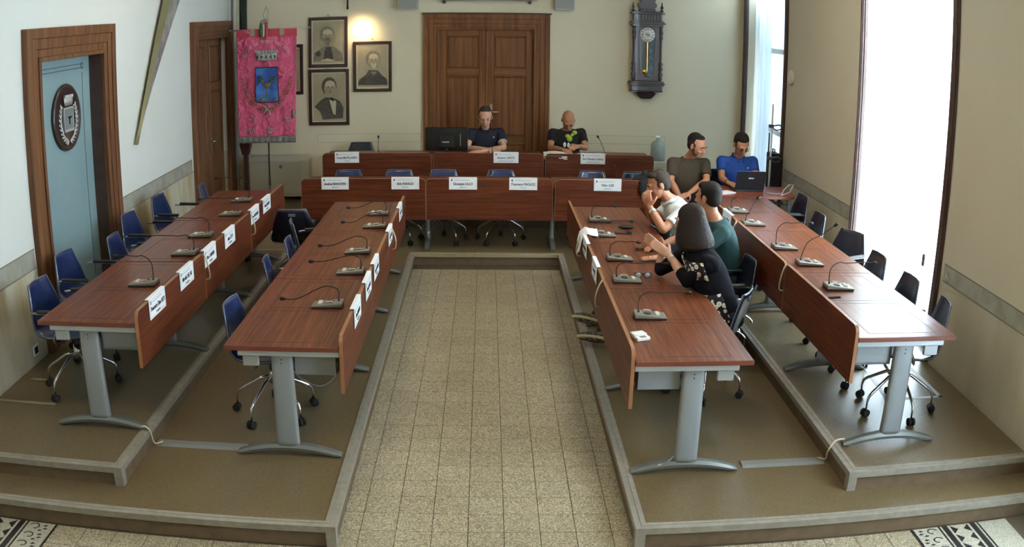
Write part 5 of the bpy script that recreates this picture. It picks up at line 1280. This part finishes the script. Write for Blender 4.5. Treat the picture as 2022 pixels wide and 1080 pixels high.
def add_beard(root, c, f, u, r, R, loc, m_, full=True, name='beard'):
    m = MB()
    if full:
        m.ell(c+f*.034-u*.066, (.058, .058, .052), R, 16, 10); m.ell(c+f*.062-u*.098, (.032, .030, .026), R, 12, 8)
        for sgn in (-1, 1): m.ell(c+r*sgn*.056+f*.014-u*.036, (.012, .028, .038), R, 10, 8)
    m.tube([c+r*.026+f*.094-u*.056, c+f*.103-u*.047, c-r*.026+f*.094-u*.056], [.005, .007, .005], 8)
    loc(m).remesh(name, m_, root, .006, 2)
def add_glasses(root, c, f, u, r, loc, m_=None):
    m_ = m_ or M_black; m = MB(); lens = []
    for sgn in (-1, 1):
        ctr = c+r*sgn*.032+f*.106+u*.002; P = [ctr+r*.026*math.cos(a)+u*.019*math.sin(a) for a in [2*PI*k/16 for k in range(17)]]; m.tube(P, .0026, 6)
        m.tube([c+r*sgn*.058+f*.106+u*.006, c+r*sgn*.074+f*.085+u*.006, c+r*sgn*.080+f*.0+u*.004], .0026, 6)
    m.tube([c+r*.008+f*.108+u*.006, c+f*.112+u*.008, c-r*.008+f*.108+u*.006], .0026, 6)
    loc(m)._build('glasses', m_, root)
def wrist_band(root, loc, p, d, m_, face=None, rad=.030, name='wristwatch'):
    p = V(p); d = V(d).normalized(); m = MB().tube([p-d*.011, p-d*.004, p+d*.004, p+d*.011], [rad-.002, rad, rad, rad-.002], 18); o = loc(m)._build(name, m_, root)
    if face:
        n_, mm = face; n_ = V(n_); n_ = (n_-d*n_.dot(d)).normalized(); x = d.cross(n_); R = Matrix((x, d, n_)).transposed(); m = MB().ell(p+n_*rad, (.017, .017, .006), R, 14, 6); loc(m)._build('watch_face', mm, o)

M_poloN = mat('navy_polo', (20, 26, 42), .8, bump=(400, .2, .001)); M_tshB = mat('black_tshirt', (18, 19, 20), .85, bump=(12, .5, .012)); M_brown = mat('brown_tshirt', (62, 50, 34), .85, bump=(10, .6, .014))
M_poloB = mat('blue_polo', (22, 66, 142), .8, bump=(10, .5, .012)); M_poloW = mat('white_polo', (214, 224, 226), .8, bump=(10, .5, .010)); M_green = mat('dark_green_shirt', (22, 62, 62), .8, bump=(10, .5, .012)); M_wblack = mat('black_top', (12, 13, 20), .9, 0, .2, bump=(9, .5, .014))
M_jean = mat('dark_trousers', (34, 40, 58), .85); M_jeanb = mat('black_trousers', (22, 22, 26), .85)
M_sh = (mat('shoe_dark', (44, 38, 34), .6), mat('shoe_sole_grey', (168, 158, 134), .7))

def seated(hip, fwd, spread=.10, knee=.44, kz=.50, az=.06, floor=H2, reach=.0):
    """default lower legs for a seated figure: knees forward, shins down"""
    h = V(hip); f = V(fwd).normalized(); s = V((f.y, -f.x, 0))     # s = subject's right
    out = {}
    for q, g_ in (('R', 1), ('L', -1)):
        k = h+f*knee+s*g_*spread; k.z = floor+kz; a = h+f*(knee+reach)+s*g_*(spread+.02); a.z = floor+az+.03; out['kn'+q] = k; out['an'+q] = a
    return out
# --- 1 man in navy polo, arms crossed on the raised desk
J = dict(head=(-.01, 12.02, 1.435), neck=(-.01, 12.12, 1.292), shR=(-.195, 12.14, 1.245), shL=(.185, 12.14, 1.25), elR=(-.245, 11.93, 1.035), elL=(.235, 11.93, 1.045), wrR=(.03, 11.74, 1.045), wrL=(-.06, 11.67, 1.030), hip=(-.005, 12.20, .80))
J.update(seated(J['hip'], (0, -1, 0)))
def ex(root, J, c, f, u, r, R, loc, lat):
    m = MB().ell((.10, 12.035, 1.17), (.008, .004, .008)); loc(m)._build('chest_logo', M_white, root)
    m = MB()
    p = V(J['elL'])+(V(J['shL'])-V(J['elL']))*.36; d = (V(J['elL'])-V(J['shL'])).normalized(); m.tube([p-d*.004, p+d*.004], .0635, 16)
    loc(m)._build('sleeve_stripe', M_print, root)
person('seated man in a navy polo shirt with arms crossed on the raised desk', J, (0.02, -.90, -.36), (0, -.36, .9), M_skin, M_poloN, M_jeanb, 'short', M_hairg, .60, .01, 1.0, (('R', (.85, -.15, -.05), (0, -.3, 1), (0, -1, .2), .35), ('L', (-.95, .0, -.05), (0, -.3, 1), (0, 1, .2), .3)), M_sh, collar=M_poloN, extra=ex, lowhair=.018)
chair(-.0, 12.50, 270, H2, 'dark chair of the man in the navy polo shirt', chair1, off=.26)
# --- 2 bald man with glasses
J = dict(head=(1.075, 11.98, 1.415), neck=(1.07, 12.12, 1.295), shR=(.885, 12.15, 1.25), shL=(1.27, 12.15, 1.26), elR=(.845, 11.98, 1.045), elL=(1.31, 11.98, 1.05), wrR=(.985, 11.73, 1.06), wrL=(1.19, 11.76, 1.10), hip=(1.075, 12.22, .80))
J.update(seated(J['hip'], (0, -1, 0)))
def ex(root, J, c, f, u, r, R, loc, lat):
    add_glasses(root, c, f, u, r, loc, mat('glasses_red_black', (52, 18, 18), .3)); add_beard(root, c, f, u, r, R, loc, mat('grey_beard', (150, 136, 124), .8), True)
    yg = mat('lime_print', (150, 168, 42), .7, noise=((188, 200, 90), 14, .35, .65)); wp = mat('white_print', (216, 214, 208), .7)
    m = MB()
    for x, z, a, b_, y in ((1.10, 1.165, .038, .040, 12.01), (1.075, 1.20, .034, .026, 12.015), (1.135, 1.215, .022, .020, 12.02), (1.165, 1.245, .034, .030, 12.035)): m.ell((x, y, z), (a, .010, b_))
    loc(m)._build('shirt_print', yg, root, kind='stuff')
    m = MB()
    for x, z in ((1.035, 1.085), (1.085, 1.08)): m.ell((x, 11.992, z), (.020, .010, .036))
    loc(m)._build('shirt_print', wp, root, kind='stuff')
    m = MB(); p = V(J['elR'])*.45+V(J['shR'])*.55; d = (V(J['elR'])-V(J['shR'])).normalized(); m.tube([p, p+d*.05], .050, 14)
    loc(m)._build('arm_tattoo', mat('tattoo_shade', (112, 92, 72), .6, noise=((160, 120, 92), 30, .3, .7)), root)
person('seated bald man with glasses and beard in a black t-shirt reading papers', J, (-.02, -.72, -.69), (0, -.69, .72), M_skin2, M_tshB, M_jeanb, 'bald', M_hairg, .62, .015, 1.05, (('R', (.55, -.7, -.12), (0, -.35, 1), (.6, .5, .2), .45), ('L', (-.5, -.75, .05), (.2, -.5, .8), (-.5, .5, .2), .8)), M_sh, extra=ex)
chair(1.08, 12.52, 270, H2, 'dark chair of the bald man', chair1, off=.26)
# --- 3 man in brown t-shirt looking towards the laptop
J = dict(head=(2.315, 9.83, 1.405), neck=(2.27, 9.97, 1.275), shR=(2.075, 9.98, 1.215), shL=(2.44, 9.92, 1.225), elR=(2.05, 9.88, .99), elL=(2.43, 9.76, 1.03), wrR=(2.10, 9.62, .87), wrL=(2.19, 9.56, .92), hip=(2.265, 10.02, .78))
J.update(seated(J['hip'], (-.05, -1, 0), .12))
def ex(root, J, c, f, u, r, R, loc, lat): add_beard(root, c, f, u, r, R, loc, mat('short_beard', (62, 44, 34), .8), True)
person('seated man in a brown t-shirt turning his head towards the laptop', J, (.62, -.70, -.34), (.2, -.25, .92), M_skin2, M_brown, M_jean, 'short', M_hair, .72, .055, 1.06, (('R', (.3, -.8, -.35), (0, 0, 1), (.8, .2, .2), .5), ('L', (-.75, -.5, -.2), (.2, -.2, 1), (.3, -.7, .2), .5)), M_sh, extra=ex, lowhair=.012)
chair(2.28, 10.34, 265, H2, 'dark chair of the man in the brown t-shirt', chair1, off=.27)
# --- 4 man in blue polo at the laptop
J = dict(head=(2.86, 9.93, 1.425), neck=(2.865, 10.06, 1.285), shR=(2.675, 10.08, 1.235), shL=(3.045, 10.06, 1.245), elR=(2.645, 9.93, 1.03), elL=(3.05, 9.90, 1.04), wrR=(2.655, 9.68, 1.03), wrL=(2.93, 9.68, 1.03), hip=(2.87, 10.14, .78))
J.update(seated(J['hip'], (0, -1, 0)))
def ex(root, J, c, f, u, r, R, loc, lat):
    add_glasses(root, c, f, u, r, loc); add_beard(root, c, f, u, r, R, loc, mat('moustache_dark', (40, 30, 26), .8), False, 'moustache')
    m = MB().ell((2.96, 9.955, 1.155), (.010, .005, .010)); loc(m)._build('chest_logo', M_white, root)
    wrist_band(root, loc, V(J['wrR'])*.9+V(J['elR'])*.1, V(J['wrR'])-V(J['elR']), M_black)
person('seated man with glasses in a blue polo shirt typing on the laptop', J, (.08, -.82, -.56), (0, -.56, .82), M_skin2, M_poloB, M_jean, 'short', M_hair, .60, .01, 1.0, (('R', (.35, -.9, -.05), (0, -.2, 1), (.9, .2, .1), .45), ('L', (-.2, -.95, -.05), (0, -.2, 1), (-.9, .2, .1), .45)), M_sh, collar=M_poloB, extra=ex)
chair(2.74, 10.44, 275, H2, 'dark chair of the man in the blue polo shirt', chair1, off=.27)
# --- 5 man in white polo, clasped hands at his mouth
J = dict(head=(1.565, 8.10, 1.270), neck=(1.70, 8.13, 1.140), shL=(1.765, 7.95, 1.075), shR=(1.745, 8.32, 1.075), elL=(1.575, 7.83, .915), elR=(1.545, 8.20, .915), wrL=(1.465, 7.96, 1.095), wrR=(1.455, 8.07, 1.095), hip=(1.93, 8.14, .70))
J.update(seated(J['hip'], (-1, 0, 0), floor=H1))
def ex(root, J, c, f, u, r, R, loc, lat):
    wrist_band(root, loc, V(J['wrL'])*.80+V(J['elL'])*.20, V(J['wrL'])-V(J['elL']), mat('watch_white', (222, 216, 200), .4), ((.3, -1, .2), M_micw), .034)
person('seated man in a white polo shirt holding clasped hands before his mouth', J, (-.93, -.10, -.32), (-.32, 0, .93), M_skin2, M_poloW, M_jean, 'short', M_hairg, .66, .01, 1.0, (('L', (-.25, .18, .95), (-.5, -.8, 0), (.9, .1, .3), 1.1), ('R', (-.25, -.18, .95), (-.5, .8, 0), (.9, -.1, .3), 1.1)), M_sh, floorz=H1, collar=M_poloW, extra=ex)
chair(2.20, 8.14, 180, H1, 'dark chair of the man in white', chair1, off=.27)
# --- 6 man in dark green shirt, seen from behind, hand resting on the desk
J = dict(head=(1.815, 7.20, 1.335), neck=(1.87, 7.16, 1.185), shL=(1.90, 6.98, 1.115), shR=(1.80, 7.36, 1.11), elL=(1.66, 6.90, .925), elR=(1.62, 7.42, .93), wrL=(1.40, 6.90, .905), wrR=(1.46, 7.26, .915), hip=(1.99, 7.15, .70))
hp = V(J['hip'])
J.update(dict(knR=(1.55, 7.33, .62), knL=(1.54, 7.12, .62), anR=(.93, 7.20, .335), anL=(.955, 7.02, .25), ftR=V((-.9, .35, .1)), ftL=V((-.9, .22, .04)), fuR=V((.1, .75, .65)), fuL=V((.1, .7, .7))))
def ex(root, J, c, f, u, r, R, loc, lat):
    wrist_band(root, loc, V(J['wrL'])*.90+V(J['elL'])*.10, V(J['wrL'])-V(J['elL']), mat('watch_purple_black', (30, 22, 44), .4), ((0, -.5, 1), mat('watch_purple', (86, 60, 130), .2)), .032)
    m = MB(); p = V(J['wrL'])+V((-.105, -.008, .001)); m.tube([p+V((-.003, 0, 0)), p+V((.003, 0, 0))], .0108, 12); loc(m)._build('ring', mat('ring_silver', (220, 220, 214), .2, .9), root)
person('seated man in a dark green shirt seen from behind with a hand on the desk', J, (-.72, .68, -.12), (-.1, .1, .99), M_skin2, M_green, M_jean, 'short', M_hair, .70, .01, 1.0, (('L', (-1, .0, -.04), (0, -.1, 1), (0, 1, .1), .12), ('R', (-.9, -.4, -.05), (0, 0, 1), (0, -1, .1), .3)), (mat('shoe_pattern', (64, 54, 44), .7, noise=((112, 98, 78), 40, .4, .6)), mat('shoe_sole_cream', (176, 164, 134), .7), mat('outsole_pattern', (52, 44, 32), .8, noise=((140, 124, 92), 55, .5, .56))), floorz=H1, extra=ex)
chair(2.28, 7.22, 182, H1, 'dark chair of the man in the green shirt', chair1, off=.27)
# --- 7 woman with long dark hair
J = dict(head=(1.465, 6.30, 1.335), neck=(1.52, 6.24, 1.175), shL=(1.58, 6.06, 1.105), shR=(1.50, 6.42, 1.10), elL=(1.44, 6.17, .925), elR=(1.30, 6.48, .925), wrL=(1.345, 6.42, 1.05), wrR=(1.31, 6.52, 1.055), hip=(1.69, 6.06, .70))
J.update(seated(J['hip'], (-.85, .5, 0), floor=H1))
def ex(root, J, c, f, u, r, R, loc, lat):
    wrist_band(root, loc, V(J['wrL'])*.86+V(J['elL'])*.14, V(J['wrL'])-V(J['elL']), mat('watch_cream', (214, 208, 190), .4), ((.2, -1, .3), mat('watch_face_white', (236, 236, 230), .2)), .028)
    fm = bpy.data.materials.new('floral_fabric'); fm.use_nodes = True; n = fm.node_tree.nodes; l = fm.node_tree.links; b = n['Principled BSDF']; b.inputs['Roughness'].default_value = .8
    tc = n.new('ShaderNodeTexCoord'); vo = n.new('ShaderNodeTexVoronoi'); vo.inputs['Scale'].default_value = 26; vo.feature = 'F1'; l.new(tc.outputs['Object'], vo.inputs['Vector']); rp = n.new('ShaderNodeValToRGB'); rp.color_ramp.interpolation = 'CONSTANT'
    e = rp.color_ramp.elements; e[0].position = 0; e[0].color = lin((196, 168, 108)); e[1].position = .22; e[1].color = lin((222, 214, 206)); x = e.new(.48); x.color = lin((20, 20, 28)); l.new(vo.outputs['Distance'], rp.inputs['Fac']); l.new(rp.outputs['Color'], b.inputs['Base Color'])
    m = MB(); hip, nk = V(J['hip']), V(J['neck']); a = nk-hip; lt = lat.normalized(); fr = lt.cross(a.normalized()).normalized()
    if fr.dot(V((-1, 0, 0))) < 0: fr = -fr
    rings = []
    for t in (-.04, .1, .25, .42):
        ctr = hip+a*t; w = .178+.016-.02*t; d = .130+.014
        arc = [ctr+lt*w*math.cos(q)+fr*d*math.sin(q) for q in [.12+(PI-.24)*k/20 for k in range(21)]]; inn = [p+(ctr-p)*.08 for p in arc]
        rings.append(arc+inn[::-1])
    m.loft(rings); loc(m)._build('floral_panel', fm, root)
    m = MB(); rings = []
    for t in (.62, .74, .86):
        ctr = hip+a*t; w = .185+.014; d = .124+.014
        arc = [ctr+lt*w*math.cos(q)+fr*d*math.sin(q) for q in [.55+(PI-1.1)*k/16 for k in range(17)]]; inn = [p+(ctr-p)*.08 for p in arc]; rings.append(arc+inn[::-1])
    m.loft(rings); loc(m)._build('floral_panel', fm, root)
person('seated woman with long dark hair in a black top with floral panels', J, (-.86, .48, -.16), (-.1, .05, .99), M_skin, M_wblack, M_jean, 'long', M_hairw, 1.38, .0, .88, (('L', (-.75, .45, .50), (.2, -.9, .3), (.3, .4, .8), .25), ('R', (-.72, .30, .58), (-.2, .9, .2), (.3, -.2, .9), .25)), M_sh, floorz=H1, extra=ex, s=.96)
chair(1.84, 5.90, 150, H1, 'dark chair with chrome arms under the woman in black', chair1, off=.29)
